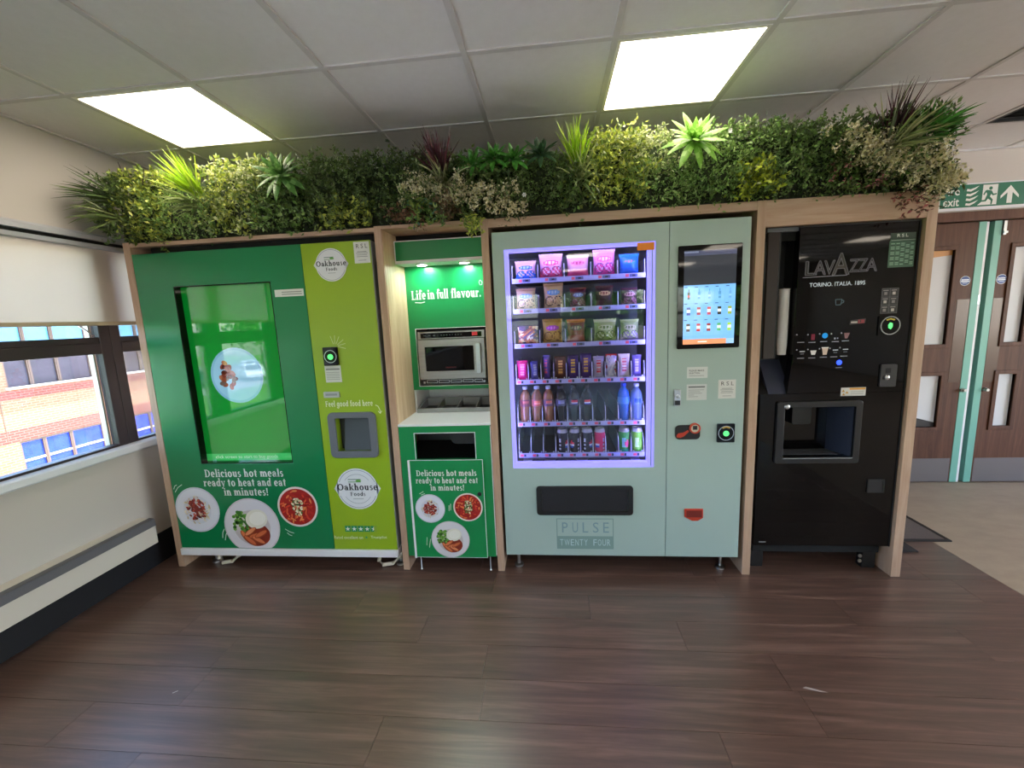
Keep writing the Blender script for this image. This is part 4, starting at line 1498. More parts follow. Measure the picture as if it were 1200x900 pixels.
part('reader_ring', MB().ring([(.9075 + .040 * math.cos(i * PI / 12), .822 + .040 * math.sin(i * PI / 12)) for i in range(24)],
                              [(.9075 + .037 * math.cos(i * PI / 12), .822 + .037 * math.sin(i * PI / 12)) for i in range(24)], PF - .0125, PF - .010), 'steel', rd)
part('reader_light', MB().lathe([(.015, 0), (.015, .003)], (.9075, PF - .010, .820), 18, axis='y'), 'green_led', rd)
pr = Print(front(PF - .010))
pr.poly([(.886, .853), (.9075, .860), (.929, .853), (.925, .846), (.9075, .852), (.89, .846)], '#c9a43a')
part('reader_mark', pr, 'print', rd)
rc = part('coin_return', MB().prism([(.704, .345), (.745, .322), (.775, .322), (.803, .340), (.802, .392), (.703, .392)], PF - .008, PF), 'red_plastic', pm, .002)
part('return_flap', MB().box(.712, PF - .0105, .345, .795, PF - .008, .384), mat('dark_red', '#7c2a22', rough=0.35), rc)
hp = part('delivery_flap_frame', MB().ring(rrect(-.112, .356, .425, .528, .018, 4), rrect(-.083, .378, .397, .505, .004, 4), PF - .012, PF), 'black_plastic', pm, .002)
part('delivery_flap', MB().box(-.082, PF - .007, .379, .396, PF, .504), mat('flap_black', '#17161c', rough=0.35), pm)
pr = Print(front(PF))
gl = '#7d9a95'
a, b, c, d = -.004, .318, .145, .332
for q in ((a, .222, a + .005, d), (b - .005, .222, b, d), (a, d - .005, b, d)):
    pr.rect(*q, gl)
pr.rect(a, c, b, .224, gl).up()
for k, ch_ in enumerate('PULSE'):
    pr.text(ch_, .028 + k * .058, .246, .028 + k * .058 + .032, .308, '#7c9aa2', .0)
xx = .014
for ch_ in 'TWENTY FOUR':
    if ch_ != ' ':
        pr.text(ch_, xx, .166, xx + (.0300 if ch_ == 'W' else .0195), .205, '#b3ccd0', .002)
    xx += .0355 if ch_ == 'W' else .0257
part('badge', pr, 'print', pm)
part('door_seam', MB().box(PXS - .001, PF + .003, PZ0, PXS + .001, PDY, PZ1), 'shadow_gap', pm)
for x in (-.235, .93):
    part('levelling_foot', MB().lathe([(.028, 0), (.028, .01), (.010, .016), (.010, .106)], (x, F + .07, 0), 14), 'steel', pm, smooth=True)
    part('levelling_foot', MB().lathe([(.028, 0), (.028, .01), (.010, .016), (.010, .106)], (x, F + .60, 0), 14), 'steel', pm, smooth=True)

# ------------------------------------------------------------------ products
def bag(label, x0, x1, z0, h, fn, group, thick=.05, y=F + .165, tilt=0.0, name='snack_bag', cat='snack', nu=18, nv=22, yaw=0.0):
    w = x1 - x0
    t = thing(name, label, cat, ((x0 + x1) / 2, y, z0), group)
    R = random.Random(label)
    wr = [R.uniform(0, 6) for _ in range(4)]

    def P(u, v, s):
        prof = max(0.0, math.sin(PI * min(max((v - .07) / .86, 0), 1))) ** .55 * max(0.0, 1 - abs(2 * u - 1) ** 2.6) ** .6
        wrk = .08 * math.sin(9 * u + wr[0]) * math.sin(7 * v + wr[1]) + .05 * math.sin(15 * v + wr[2])
        d = s * thick / 2 * prof * (1 + wrk)
        pin = 1 - .09 * math.sin(PI * v)
        return ((u - .5) * w * pin, d, v * h)
    mb = MB()
    for s in (-1, 1):
        k = len(mb.v)
        for j in range(nv + 1):
            for i in range(nu + 1):
                mb.v.append(P(i / nu, .06 + .88 * j / nv, s))
        for j in range(nv):
            for i in range(nu):
                a = k + j * (nu + 1) + i
                q = (a, a + 1, a + nu + 2, a + nu + 1)
                mb.f.append(q if s < 0 else q[::-1])
                mb.c.append(fn((i + .5) / nu, (j + .5) / nv) if s < 0 else fn(.03, (j + .5) / nv))
    off = root_loc(t)

    def put(nm, b, sm=True):
        b.v = [(p[0] + off.x, p[1] + off.y, p[2] + off.z) for p in b.v]
        return part(nm, b, 'print_gloss', t, smooth='all' if sm else False)
    put('pouch', mb)
    for nm, v0, v1, cc in (('bottom_seal', 0, .07, fn(.5, .02)), ('top_seal', .93, 1.0, fn(.5, .98))):
        b = MB()
        n = 12
        poly = []
        zz0, zz1 = v0 * h, v1 * h
        for i in range(n + 1):
            poly.append(((i / n - .5) * w, zz0 + (.0025 if (i % 2 and nm == 'bottom_seal') else 0)))
        for i in range(n, -1, -1):
            poly.append(((i / n - .5) * w, zz1 - (.0025 if (i % 2 and nm == 'top_seal') else 0)))
        b.prism(poly, -.0008, .0008, 'xz', cc)
        put(nm, b, False)
    t.rotation_euler = (tilt, 0, yaw)
    return t


def inell(u, v, cu, cv, a, b):
    return ((u - cu) / a) ** 2 + ((v - cv) / b) ** 2 < 1


def style(base, low, badge, badge2, ring=None, top=None):
    """crisp-bag front: base colour, lower colour, name badge ellipse and two rings on the lower half"""
    def fn(u, v):
        if inell(u, v, .5, .66, .34, .13):
            return badge2 if inell(u, v, .5, .67, .26, .065) and int(u * 18) % 3 != 0 else badge
        for cx in (.27, .75):
            q = ((u - cx) / .22) ** 2 + ((v - .30) / .21) ** 2
            if ring and .72 < q < 1.0:
                return ring
            if ring and q <= .72:
                return top if top and (int(u * 14) + int(v * 16)) % 3 == 0 else low
        return low if v < .32 else (top if top and v > .9 else base)
    return fn


def speck(cols, seed):
    R = random.Random(seed)
    tab = [[R.choice(cols) for _ in range(24)] for _ in range(24)]

    def fn(u, v):
        return tab[int(u * 6 + 1.5 * math.sin(5 * v)) % 24][int(v * 7 + math.sin(6 * u)) % 24]
    return fn


G1 = 'crisp bags on the top tray'
z1, z2, z3 = SHZ[0] + .001, SHZ[1] + .001, SHZ[2] + .001
bag('short pink-shouldered bag with blue label, leftmost on the top tray', -.196, -.076, z1, .112, style('#d8a6c4', '#2d78e0', '#2a62d8', '#8fb8f4', '#3c4a9c', '#e0b8b0'), G1)
bag('pink bag with a red badge and two rings, second on the top tray', -.060, .072, z1, .142, style('#e29cc8', '#e0487a', '#dd3f78', '#f6c8dc', '#7a3a68', '#e6b8d8'), G1)
bag('pink striped bag behind a light reflection, third on the top tray', .093, .215, z1, .128, style('#e0a0b8', '#d8487c', '#e07a9c', '#c03a6c', None, '#e8c8a8'), G1)
bag('tall magenta bag, fourth on the top tray', .236, .358, z1, .150, style('#e488c8', '#e23c96', '#ee5cb4', '#f8c4e4', '#6e3a78', '#eca8dc'), G1)
bag('plain blue bag, rightmost on the top tray', .380, .486, z1, .118, style('#1f6fd8', '#1a5cc0', '#2a84ee', '#b0688c', None, '#2a84ee'), G1)
G2 = 'snack bags on the second tray'
bag('cream bag with a pale blue name band, leftmost on the second tray', -.196, -.084, z2, .128, style('#d0b494', '#d8bc94', '#6a9ce0', '#a8c8f0', '#3a3038', '#c09a80'), G2)
bag('tall cream bag with a sky blue name band, second on the second tray', -.040, .072, z2, .150, style('#d8b890', '#dcc094', '#6aa4e4', '#b0d0f4', '#3a3038', '#c8a078'), G2)
bag('dark red and purple bag, third on the second tray', .106, .198, z2, .118, style('#5c2034', '#8a4c74', '#6c62b4', '#b0a0dc', '#3a1830', '#7c2a3c'), G2)
bag('dark brown bag with a cream oval, fourth on the second tray', .248, .348, z2, .122, style('#43222c', '#5a3044', '#d0a48c', '#8a4a4c', None, '#5c2c34'), G2)
bag('purple-brown bag with pink ovals, rightmost on the second tray', .388, .478, z2, .104, style('#4c2440', '#8a5070', '#c07c98', '#6a3050', '#3c1c34', '#5c3048'), G2)
G3 = 'snack bags on the third tray'
bag('dark bag with colourful print, leftmost on the third tray', -.196, -.076, z3, .115, speck(['#5c3c74', '#c86c4c', '#e8dcc4', '#3c2c54', '#8c3c44', '#d8b48c'], 8), G3)
bag('golden bag with a purple name badge, second on the third tray', -.052, .062, z3, .145, style('#b8984c', '#b89448', '#a03cb4', '#d878e0', '#6a4a24', '#a8843c'), G3)
bag('deep red bag with an orange top line, third on the third tray', .086, .190, z3, .138, style('#7c2434', '#9c2c44', '#5c3c54', '#b4848c', None, '#c86c34'), G3)
bag('pale green bag behind the window reflection, fourth on the third tray', .236, .362, z3, .132, style('#9cb070', '#8aa058', '#c4d0a4', '#6c8848', '#58703c', '#d0d8b0'), G3)
bag('green and violet speckled bag, rightmost on the third tray', .384, .486, z3, .125, style('#8c9c6c', '#7c6c94', '#b8b494', '#5c6c44', '#4c5c3c', '#a8b87c'), G3)
# chocolate bars
z4 = SHZ[3] + .001
G4 = 'chocolate bars and sweets on the fourth tray'
bz = dict(nu=10, nv=20, thick=.028, name='chocolate_bar', y=F + .16)


def barfn(base, band, txt, edge):
    def fn(u, v):
        if .25 < u < .75 and .18 < v < .86:
            return txt if int(v * 15) % 2 == 0 and .3 < u < .7 else band
        return edge if v > .92 or v < .06 else base
    return fn


bag('short hot-pink sweet packet, leftmost on the fourth tray', -.207, -.145, z4, .120, barfn('#d8287c', '#e84c94', '#f4a8cc', '#c01c6c'), G4, **bz)
bag('leaning violet-blue bar, second on the fourth tray', -.132, -.082, z4, .115, barfn('#5c5cb0', '#7c84d0', '#c4c4e4', '#4c4c9c'), G4, yaw=.5, **bz)
bag('tall leaning violet bar with red lettering, third on the fourth tray', -.056, -.012, z4, .148, barfn('#4c3488', '#5c449c', '#d84c6c', '#3c2c74'), G4, yaw=-.5, **bz)
bag('brown and gold bar, fourth on the fourth tray', .012, .077, z4, .138, barfn('#5c3024', '#7c4830', '#d8a45c', '#4c2418'), G4, **bz)
bag('purple bar with golden lettering, fifth on the fourth tray', .085, .147, z4, .144, barfn('#3c2074', '#4c2c84', '#d8a84c', '#341c64'), G4, **bz)
bag('wide purple bar with golden lettering, sixth on the fourth tray', .157, .221, z4, .150, barfn('#44247c', '#542c90', '#e0b04c', '#3c2070'), G4, **bz)
bag('pale lilac packet with red ribbon, seventh on the fourth tray', .230, .292, z4, .132, barfn('#b4acd4', '#c8c4e4', '#c8344c', '#a49cc8'), G4, **bz)
bag('white packet with red splashes, eighth on the fourth tray', .301, .363, z4, .142, speck(['#d4d0e8', '#e4e0ec', '#c8243c', '#b4b0d8', '#dcd8ec'], 21), G4, **bz)
bag('cream packet with a red patch, ninth on the fourth tray', .372, .436, z4, .140, barfn('#dcccd4', '#e4d4d0', '#d0687c', '#e8dce0'), G4, **bz)
bag('narrow violet packet, rightmost on the fourth tray', .447, .500, z4, .132, barfn('#6c60ac', '#8c80c4', '#c0b8e0', '#5c5098'), G4, **bz)


def bottle(label, x, liquid, labelcol, cap, group, h=.216, r=.033, top_clear=None, logo=None):
    z = SHZ[4] + .001
    y = F + .17
    t = thing('drink_bottle', label, 'bottle', (x, y, z), group)
    prof = [(.7, 0), (.95, .015), (1.0, .05), (.95, .09), (1.0, .14), (1.0, .32), (.95, .38), (1.0, .45), (1.0, .66), (.95, .73), (.78, .80), (.52, .86), (.40, .89), (.40, .92)]
    lv = [(a * r, b * h) for a, b in prof]
    part('bottle_body', MB().lathe(lv, (x, y, z), 20), liquid, t, smooth=True)
    lz0, lz1 = (.46, .64)

    def lc(a, j):
        # facing -y is a = .75
        d = min(abs(a - .75), 1 - abs(a - .75))
        if logo and d < .09 and j in (1, 2, 3, 4):
            return logo[0] if j >= 3 else (logo[1] if j == 2 else logo[2])
        return labelcol
    lb = MB().lathe([(r * 1.015, h * (lz0 + (lz1 - lz0) * q / 6)) for q in range(7)], (x, y, z), 28, cols=lc)
    part('label_sleeve', lb, 'print_gloss', t, smooth=True)
    part('cap', MB().lathe([(r * .44, h * .915), (r * .46, h * .92), (r * .46, h * .985), (r * .4, h)], (x, y, z), 16), cap, t, smooth=True)
    return t


mat('cola', '#0c0708', rough=0.25, spec=0.3)
mat('tea', '#8a5a42', rough=0.15, coat=0.4)
mat('cap_black', '#16161c', rough=0.4)
mat('cap_blue', '#1c4ee0', rough=0.4)
mat('cap_clear', '#b8c4e4', rough=0.3)
mat('water_blue', '#2f78d8', rough=0.1, coat=0.5, trans=0.5)
mat('water_pale', '#7f9cd0', rough=0.1, coat=0.5, trans=0.5)
GB = 'drink bottles on the fifth tray'
bottle('amber drink bottle with dark red label, leftmost of the three', -.166, 'tea', '#6e3040', 'cap_clear', GB, logo=('#c0605c', '#8a3c44', '#6e3040'))
bottle('amber drink bottle with a red round mark, middle of the three', -.098, 'tea', '#a85a50', 'cap_clear', GB, logo=('#f07860', '#f0a090', '#e05848'))
bottle('amber drink bottle with violet and red label, rightmost of the three', -.031, 'tea', '#5c3c58', 'cap_clear', GB, logo=('#d86c60', '#b47c8c', '#5c3c68'))
bottle('dark cola bottle with lilac label, left of the three cola bottles', .041, 'cola', '#3c3c5c', 'cap_black', GB, logo=('#7c80b8', '#9c9cd0', '#4c4c7c'))
bottle('dark cola bottle with a half-turned round mark, middle cola bottle', .117, 'cola', '#28283c', 'cap_black', GB, logo=('#c8405c', '#d0d0e4', '#3c54b4'))
bottle('dark cola bottle with red, white and blue round mark facing front', .191, 'cola', '#1c1c28', 'cap_black', GB, logo=('#d8344c', '#e8e4f0', '#2c4cc0'))
bottle('bright blue water bottle with blue cap', .402, 'water_blue', '#3c84e0', 'cap_blue', GB, h=.22)
bottle('pale clear water bottle with a blue emblem', .474, 'water_pale', '#6c8cc8', 'cap_clear', GB, logo=('#2c54d0', '#2c54d0', '#3c64d8'))


def can(label, x, fn, group):
    z = SHZ[5] + .001
    y = F + .165
    r = .031
    h = .146
    t = thing('drink_can', label, 'can', (x, y, z), group)
    n = 10
    prof = [(r * .82, 0), (r * .98, .008)] + [(r, .012 + (h - .034) * q / n) for q in range(n + 1)] + [(r * .86, h - .006)]

    def cc(a, j):
        if j == 0 or j == len(prof) - 2:
            return '#a8a8bc'
        d = (a - .75)
        d = d - 1 if d > .5 else d
        return fn(d * 2 * PI, (j - 1) / n)
    part('can_body', MB().lathe(prof, (x, y, z), 36, cols=cc), 'print_gloss', t, smooth=True)
    part('lid', MB().lathe([(r * .86, h - .006), (r * .88, h), (r * .80, h), (r * .79, h - .004)], (x, y, z), 24), 'steel', t, smooth=True)
    part('ring_pull', MB().ring([(x + .010 * math.cos(i * PI / 8), y - .006 + .006 * math.sin(i * PI / 8)) for i in range(16)], [(x + .006 * math.cos(i * PI / 8), y - .006 + .003 * math.sin(i * PI / 8)) for i in range(16)], z + h - .004, z + h - .002, 'xy'), 'steel', t)


def cola_can(c0, side):
    def fn(a, v):
        q = ((a - side) / .5) ** 2 + ((v - .42) / .2) ** 2
        if q < 1:
            return '#d23a50' if v > .47 else ('#e0dff0' if v > .38 else '#2c50b8')
        if abs(a + .55 * (1 if side > 0 else -1)) < .2 and .15 < v < .8 and int(v * 12) % 3 != 0:
            return '#c8c8dc'
        return c0
    return fn


def fizz_can(c0, c1, c2, c3):
    def fn(a, v):
        if ((a - .35) / .4) ** 2 + ((v - .42) / .2) ** 2 < 1:
            return c2
        if v < .2:
            return c3
        if abs(a + .3) < .35 and .25 < v < .75:
            return c1
        return c0
    return fn


GC = 'drink cans on the bottom tray'
can('black cola can with vertical lettering, leftmost can', .046, cola_can('#14141c', .9), GC)
can('black cola can with half a round mark, second can', .118, cola_can('#101018', -.75), GC)
can('black cola can with a round mark on its right, third can', .190, cola_can('#14141c', .8), GC)
can('pink-red cherry can, fourth can', .264, cola_can('#d02c64', -.7), GC)
can('green can with a pink patch and teal foot', .404, fizz_can('#3c9c4c', '#7cb4c4', '#e0507c', '#1c9c84'), GC)
can('lime green can, rightmost on the bottom tray', .478, fizz_can('#6cb43c', '#b4dc9c', '#8ccc5c', '#4c9c34'), GC)

# ------------------------------------------------------------------ coffee machine
KF = F + .022
cm = thing('coffee_vending_machine', 'tall glossy black coffee machine with glowing drink icons', 'coffee machine', (1.43, F + .35, 0))
KX0, KXM, KX1, KZ0, KZ1 = 1.086, 1.238, 1.784, .165, 1.855
part('cabinet', MB().box(KX0, KF + .16, KZ0, KX1 - .004, F + .68, KZ1 - .006), 'black_plastic', cm)
BX0, BX1, BZ0, BZ1 = 1.205, 1.556, .674, .950
dmk = MB()
CZ = 1.02     # below this height the front is full width
dmk.ring([(KX0, KZ0), (KX1, KZ0), (KX1, CZ), (KX0, CZ)], [(BX0, BZ0), (BX1, BZ0), (BX1, BZ1), (BX0, BZ1)], KF, KF + .05)
part('lower_front', dmk, 'black_gloss', cm, .002)
part('upper_front', MB().prism([(1.218, CZ + .001), (KX1, CZ + .001), (KX1, KZ1), (KXM, KZ1), (KXM, 1.22)], KF, KF + .05), 'black_gloss', cm, .002)
part('front_body', MB().box(BX1 + .02, KF + .05, KZ0, KX1 - .002, KF + .16, KZ1 - .002).box(KXM, KF + .05, CZ, BX1 + .02, KF + .16, KZ1 - .002).box(KX0, KF + .05, KZ0, BX1 + .02, KF + .16, .63), 'black_plastic', cm)
part('door_trim', MB().box(KX1 - .002, KF - .003, KZ0, KX1 + .004, KF + .05, KZ1 + .003).box(KXM, KF - .003, KZ1, KX1, KF + .05, KZ1 + .006), 'black_plastic', cm, .001)
# cup column on the left
part('cup_recess', MB().box(KX0, KF + .13, CZ, KXM, KF + .16, KZ1), 'black_plastic', cm)
part('cup_flap', MB().prism([(1.076, KF - .03), (1.138, KF - .012), (1.138, KF + .004), (1.076, KF - .014)], 1.212, 1.838, 'xy'), 'coffee_brown', cm, .002, label='dark brown flap beside the cups')
part('flap_edge', MB().box(1.139, KF - .012, 1.212, 1.144, KF + .02, 1.838), 'black_plastic', cm)
part('recess_slope', MB().prism([(KF + .01, 1.02), (KF + .13, 1.19), (KF + .13, 1.02)], 1.13, 1.236, 'yz'), 'coffee_slate', cm)
part('recess_slope_corner', MB().prism([(KF + .004, 1.02), (KF + .13, 1.12), (KF + .13, 1.02)], KX0, 1.13, 'yz'), 'black_plastic', cm)
# delivery bay
part('bay_frame', MB().ring(rrect(1.168, .643, 1.586, .980, .014), rrect(BX0 + .002, BZ0 + .002, BX1 - .002, BZ1 - .002, .006), KF - .016, KF + .002), mat('bay_black', '#131317', rough=0.35), cm, .003)
part('bay_back', MB().box(BX0 - .03, KF + .15, .64, BX1 + .01, KF + .158, .98), 'black_gloss', cm)
part('bay_right_wall', MB().prism([(BX1, KF + .003), (BX1 + .012, KF + .003), (BX1 - .02, KF + .15), (BX1 - .04, KF + .15)], .64, .98, 'xy'), 'coffee_slate', cm)  # lighter slate colour stands in for a reflection on this bay wall
part('bay_left_wall', MB().box(BX0 - .02, KF + .05, .64, BX0 - .005, KF + .15, .98), 'black_plastic', cm)
part('bay_roof', MB().box(BX0 - .02, KF + .05, .955, BX1 + .02, KF + .15, .97), 'black_plastic', cm)
dg = part('drip_grate', MB().box(BX0 - .005, KF + .03, .660, BX1, KF + .15, .672), 'black_plastic', cm)
for k in range(7):
    part('grate_bar', MB().box(BX0 + .01, KF + .04 + k * .015, .672, BX1 - .04, KF + .045 + k * .015, .676), 'bin_grey', dg)
nz = part('spout', MB().prism(rrect(1.30, .83, 1.40, .955, .012), KF + .09, KF + .15), 'black_plastic', cm, .003)
part('spout_trim', MB().box(1.31, KF + .088, .93, 1.39, KF + .09, .936), 'steel', nz)
part('bay_lock', MB().lathe([(.013, 0), (.013, .006), (.008, .010)], (1.213, KF - .016, .955), 16, axis='y'), 'steel', cm, smooth=True)
part('bay_edge_strip', MB().box(BX0 + .004, KF - .018, BZ0 - .003, BX1 - .004, KF - .016, BZ0 + .001), 'machine_grey', cm)  # pale grey strip along the lower edge of the bay


def outline_text(body, x0, x1, z0, z1, y, r, m, parent, name, shear=0.0):
    cu = bpy.data.curves.new(name, 'FONT')
    cu.body = body
    cu.size = 1
    cu.fill_mode = 'NONE'
    cu.offset = .03
    cu.shear = shear
    cu.resolution_u = 2
    cu.bevel_depth = 0.0
    ob = bpy.data.objects.new('t', cu)
    me = bpy.data.meshes.new_from_object(ob)
    V = np.array([v.co[:2] for v in me.vertices])
    E = [tuple(e.vertices) for e in me.edges]
    bpy.data.objects.remove(ob)
    bpy.data.curves.remove(cu)
    bpy.data.meshes.remove(me)
    lo, hi = V.min(0), V.max(0)
    W = (V - lo) / (hi - lo)
    W[:, 0] = x0 + W[:, 0] * (x1 - x0)
    W[:, 1] = z0 + W[:, 1] * (z1 - z0)
    pr = Print(front(y))
    for a, b in E:
        pr.line([tuple(W[a]), tuple(W[b])], r, m)
    return part(name, pr, 'print', parent)


lo_ = '#5e5a66'
for ch_, a, b, z0, z1 in (('L', 1.272, 1.325, 1.622, 1.690), ('A', 1.312, 1.368, 1.622, 1.690), ('V', 1.360, 1.410, 1.622, 1.690), ('A', 1.398, 1.478, 1.618, 1.722),
                          ('Z', 1.478, 1.520, 1.628, 1.690), ('Z', 1.518, 1.560, 1.628, 1.690), ('A', 1.555, 1.605, 1.628, 1.690)):
    pr = Print(front(KF), .0003)
    pr.text(ch_, a, z0, b, z1, '#2a2320' if z1 > 1.7 else '#101119', .03)
    part('logo_letter', pr, 'print', cm)
    outline_text(ch_, a, b, z0, z1, KF - .0004, .0028, lo_, cm, 'logo_outline')
pr = Print(front(KF))
pr.line([(1.262, 1.612), (1.47, 1.615)], .0035, '#77747e')
pr.text('TORINO. ITALIA. 1895', 1.296, 1.564, 1.557, 1.584, '#c8d4e0', .012)
part('logo_subline', pr, 'print_glow', cm)
pr = Print(front(KF))
pr.rect(1.652, 1.640, 1.770, 1.765, '#2f5a42').rect(1.656, 1.772, 1.770, 1.803, '#18382a').rect(1.655, 1.762, 1.770, 1.776, '#3c5f4c').up()
pr.text('RSL', 1.685, 1.783, 1.735, 1.798, '#d5dcd6', .006, 0, 1.4)
pr.rect(1.66, 1.768, 1.768, 1.770, '#a8bcae')
for k in range(13):
    z = 1.652 + k * .0082
    for u0, u1 in ((1.660, 1.678), (1.684, 1.700), (1.706, 1.722), (1.728, 1.744), (1.750, 1.764)):
        pr.rect(u0, z, u1, z + .0045, '#7fa68c' if (k * 7 + int(u0 * 1000)) % 3 else '#20402e')
part('price_list', pr, 'print', cm, label='green printed price list')
pr = Print(front(KF))
pr.rect(1.637, 1.417, 1.715, 1.541, '#17171c').up()
for q in ((1.637, 1.417, 1.639, 1.541), (1.675, 1.417, 1.677, 1.541), (1.713, 1.417, 1.715, 1.541), (1.637, 1.417, 1.715, 1.4185), (1.637, 1.5395, 1.715, 1.541), (1.637, 1.457, 1.715, 1.4585), (1.637, 1.497, 1.715, 1.4985)):
    pr.rect(*q, '#5c5a60')
for q in range(2):
    for r_ in range(3):
        u, z = 1.656 + q * .038, 1.437 + r_ * .041
        pr.rect(u - .012, z + .010, u + .012, z + .013, '#a49c9c').rect(u - .007, z - .01, u + .007, z + .004, '#b8b0ac' if (q + r_) % 2 else '#7c7678')
part('safety_notice', pr, 'print', cm)
rd = part('payment_reader', MB().prism(rrect(1.632, 1.308, 1.740, 1.405, .004), KF - .006, KF), 'black_gloss', cm)
part('reader_ring', MB().ring([(1.686 + .046 * math.cos(i * PI / 14), 1.357 + .046 * math.sin(i * PI / 14)) for i in range(28)],
                              [(1.686 + .042 * math.cos(i * PI / 14), 1.357 + .042 * math.sin(i * PI / 14)) for i in range(28)], KF - .009, KF - .006), 'steel', rd)
part('reader_light', MB().prism([(1.678, 1.345), (1.690, 1.338), (1.697, 1.352), (1.696, 1.368), (1.684, 1.372), (1.676, 1.36)], KF - .008, KF - .006), 'green_led', rd)
pr = Print(front(KF - .006))
pr.poly([(1.664, 1.388), (1.686, 1.394), (1.708, 1.388), (1.703, 1.381), (1.686, 1.386), (1.669, 1.381)], '#c9b43a')
part('reader_mark', pr, 'print', rd)
# drink icons
pr = Print(front(KF))
ic = [(1.276, 1.314), (1.330, 1.312), (1.386, 1.314), (1.442, 1.312), (1.490, 1.314)]
for k, (u, v) in enumerate(ic):
    pr.rect(u - .022, v - .028, u + .012, v - .024, '#8a8a92')
    pr.ell(u - .026, v + .014, .004, .004, '#8c8c94', 8)
    if k == 1:
        pr.rect(u - .010, v - .014, u + .008, v + .016, '#7c2a3c')
    elif k == 2:
        pr.ell(u, v + .004, .014, .014, '#1f9cf0', 18)
    elif k == 3:
        pr.rect(u - .012, v - .015, u - .004, v - .006, '#8c94a4').rect(u + .002, v - .013, u + .008, v - .006, '#8c94a4')
    elif k == 4:
        pr.poly([(u - .014, v + .014), (u + .014, v + .014), (u + .004, v - .014), (u - .008, v - .014)], '#7c5a5c')
for k, (u, v) in enumerate([(1.280, 1.236), (1.334, 1.236), (1.390, 1.238), (1.440, 1.238), (1.488, 1.240)]):
    pr.rect(u - .022, v - .032, u + .012, v - .028, '#8a8a92')
    pr.ell(u - .026, v + .014, .004, .004, '#8c8c94', 8)
    if k in (1,):
        pr.poly([(u - .014, v + .008), (u + .016, v + .008), (u + .010, v - .014), (u - .008, v - .014)], '#d0ccc8')
    elif k == 2:
        pr.poly([(u - .014, v + .016), (u + .016, v + .016), (u + .010, v - .018), (u - .008, v - .018)], '#c8b4a4')
        pr.rect(u - .016, v + .016, u + .018, v + .021, '#e4e0dc')
    else:
        pr.rect(u - .012, v + .002, u + .014, v + .007, '#b8bcc0').rect(u - .008, v - .01, u + .01, v - .006, '#6c7078')
pr.rect(1.448, 1.150, 1.478, 1.153, '#8c94a8')
part('drink_icons', pr, 'print_glow', cm)
part('start_button', MB().lathe([(.013, 0), (.013, .002)], (1.463, KF, 1.178), 18, axis='y'), 'blue_led', cm)
pr = Print(front(KF))
pr.line([(1.424, 1.497), (1.427, 1.470), (1.450, 1.470), (1.454, 1.497), (1.424, 1.497)], .003, '#4c6470')
pr.line([(1.454, 1.492), (1.464, 1.490), (1.462, 1.480), (1.452, 1.478)], .003, '#4c6470')
part('cup_outline', pr, 'print_glow', cm)
pr = Print(front(KF))
pr.poly([(1.498, 1.368), (1.572, 1.374), (1.574, 1.398), (1.502, 1.390)], '#1a1114').up().rect(1.505, 1.376, 1.535, 1.384, '#c4bcb8').rect(1.538, 1.374, 1.568, 1.392, '#8c2430').up().rect(1.546, 1.378, 1.552, 1.390, '#2a1518')
part('red_marker', pr, 'print', cm)
pr = Print(front(KF))
pr.prism if False else None
pr.rect(1.482, 1.002, 1.602, 1.046, '#cfcdc9').up().rect(1.524, 1.034, 1.600, 1.044, '#d99a3a')
for q in ((1.494, 1.028), (1.512, 1.020), (1.496, 1.010)):
    pr.poly([(q[0] - .008, q[1] - .005), (q[0] + .008, q[1] - .005), (q[0], q[1] + .008)], '#b8862c')
for k in range(3):
    pr.rect(1.53, 1.010 + k * .007, 1.592, 1.012 + k * .007, '#9c9a98')
part('warning_label', pr, 'print', cm)
lk = part('door_lock_plate', MB().prism(rrect(1.660, 1.046, 1.736, 1.162, .006), KF - .010, KF), mat('lock_plate', '#2a282c', rough=0.4), cm, .002)
part('key_barrel', MB().lathe([(.012, 0), (.012, .008), (.007, .012)], (1.687, KF - .010, 1.096), 16, axis='y'), 'steel', lk, smooth=True)
part('recess', MB().box(1.682, KF - .011, 1.118, 1.706, KF - .010, 1.142), 'black_matt', lk)
rt = part('coin_return', MB().ring(rrect(1.648, .474, 1.732, .549, .004), rrect(1.656, .482, 1.724, .541, .003), KF - .006, KF), 'black_plastic', cm, .001)
part('return_flap', MB().box(1.656, KF - .003, .482, 1.724, KF, .541), mat('return_dark', '#1c1b1f', rough=0.4), rt)
part('name_plate', MB().box(1.114, KF - .002, .184, 1.150, KF, .189), 'machine_grey', cm)
part('base_frame', MB().box(KX0 + .02, KF + .05, .10, KX1 - .01, F + .66, KZ0), 'black_matt', cm)
for x, y in ((1.10, KF + .06), (1.70, KF + .06), (1.10, F + .6), (1.70, F + .6)):
    part('leg', MB().box(x, y, 0, x + .07, y + .05, .10), 'black_plastic', cm, .004)
part('leg_bolt', MB().lathe([(.010, 0), (.010, .006)], (1.685, KF + .06, .075), 12, axis='y').lathe([(.010, 0), (.010, .006)], (1.685, KF + .06, .045), 12, axis='y'), 'steel', cm)
part('top_bar', MB().box(1.09, F + .036, 1.842, 1.74, F + .056, 1.862), 'grey_plastic', cm)
part('side_bracket', MB().box(1.742, F + .03, 1.835, 1.757, F + .05, 1.862), 'white_plastic', cm)

# paper cups in the column
cs = thing('paper_cup_stack', 'tall stack of white paper cups in the side of the coffee machine', 'cups', (1.207, KF + .055, 1.222))
n = 24
for k in range(n):
    z = 1.222 + k * .0125
    top = k == n - 1
    prof = [(.021, z), (.0245, z + .050), (.0262, z + .0505), (.0262, z + .054), (.0245, z + .054)]
    part('cup', MB().lathe(prof, (1.207, KF + .055, 0), 18), 'paper_cup', cs, smooth=True)

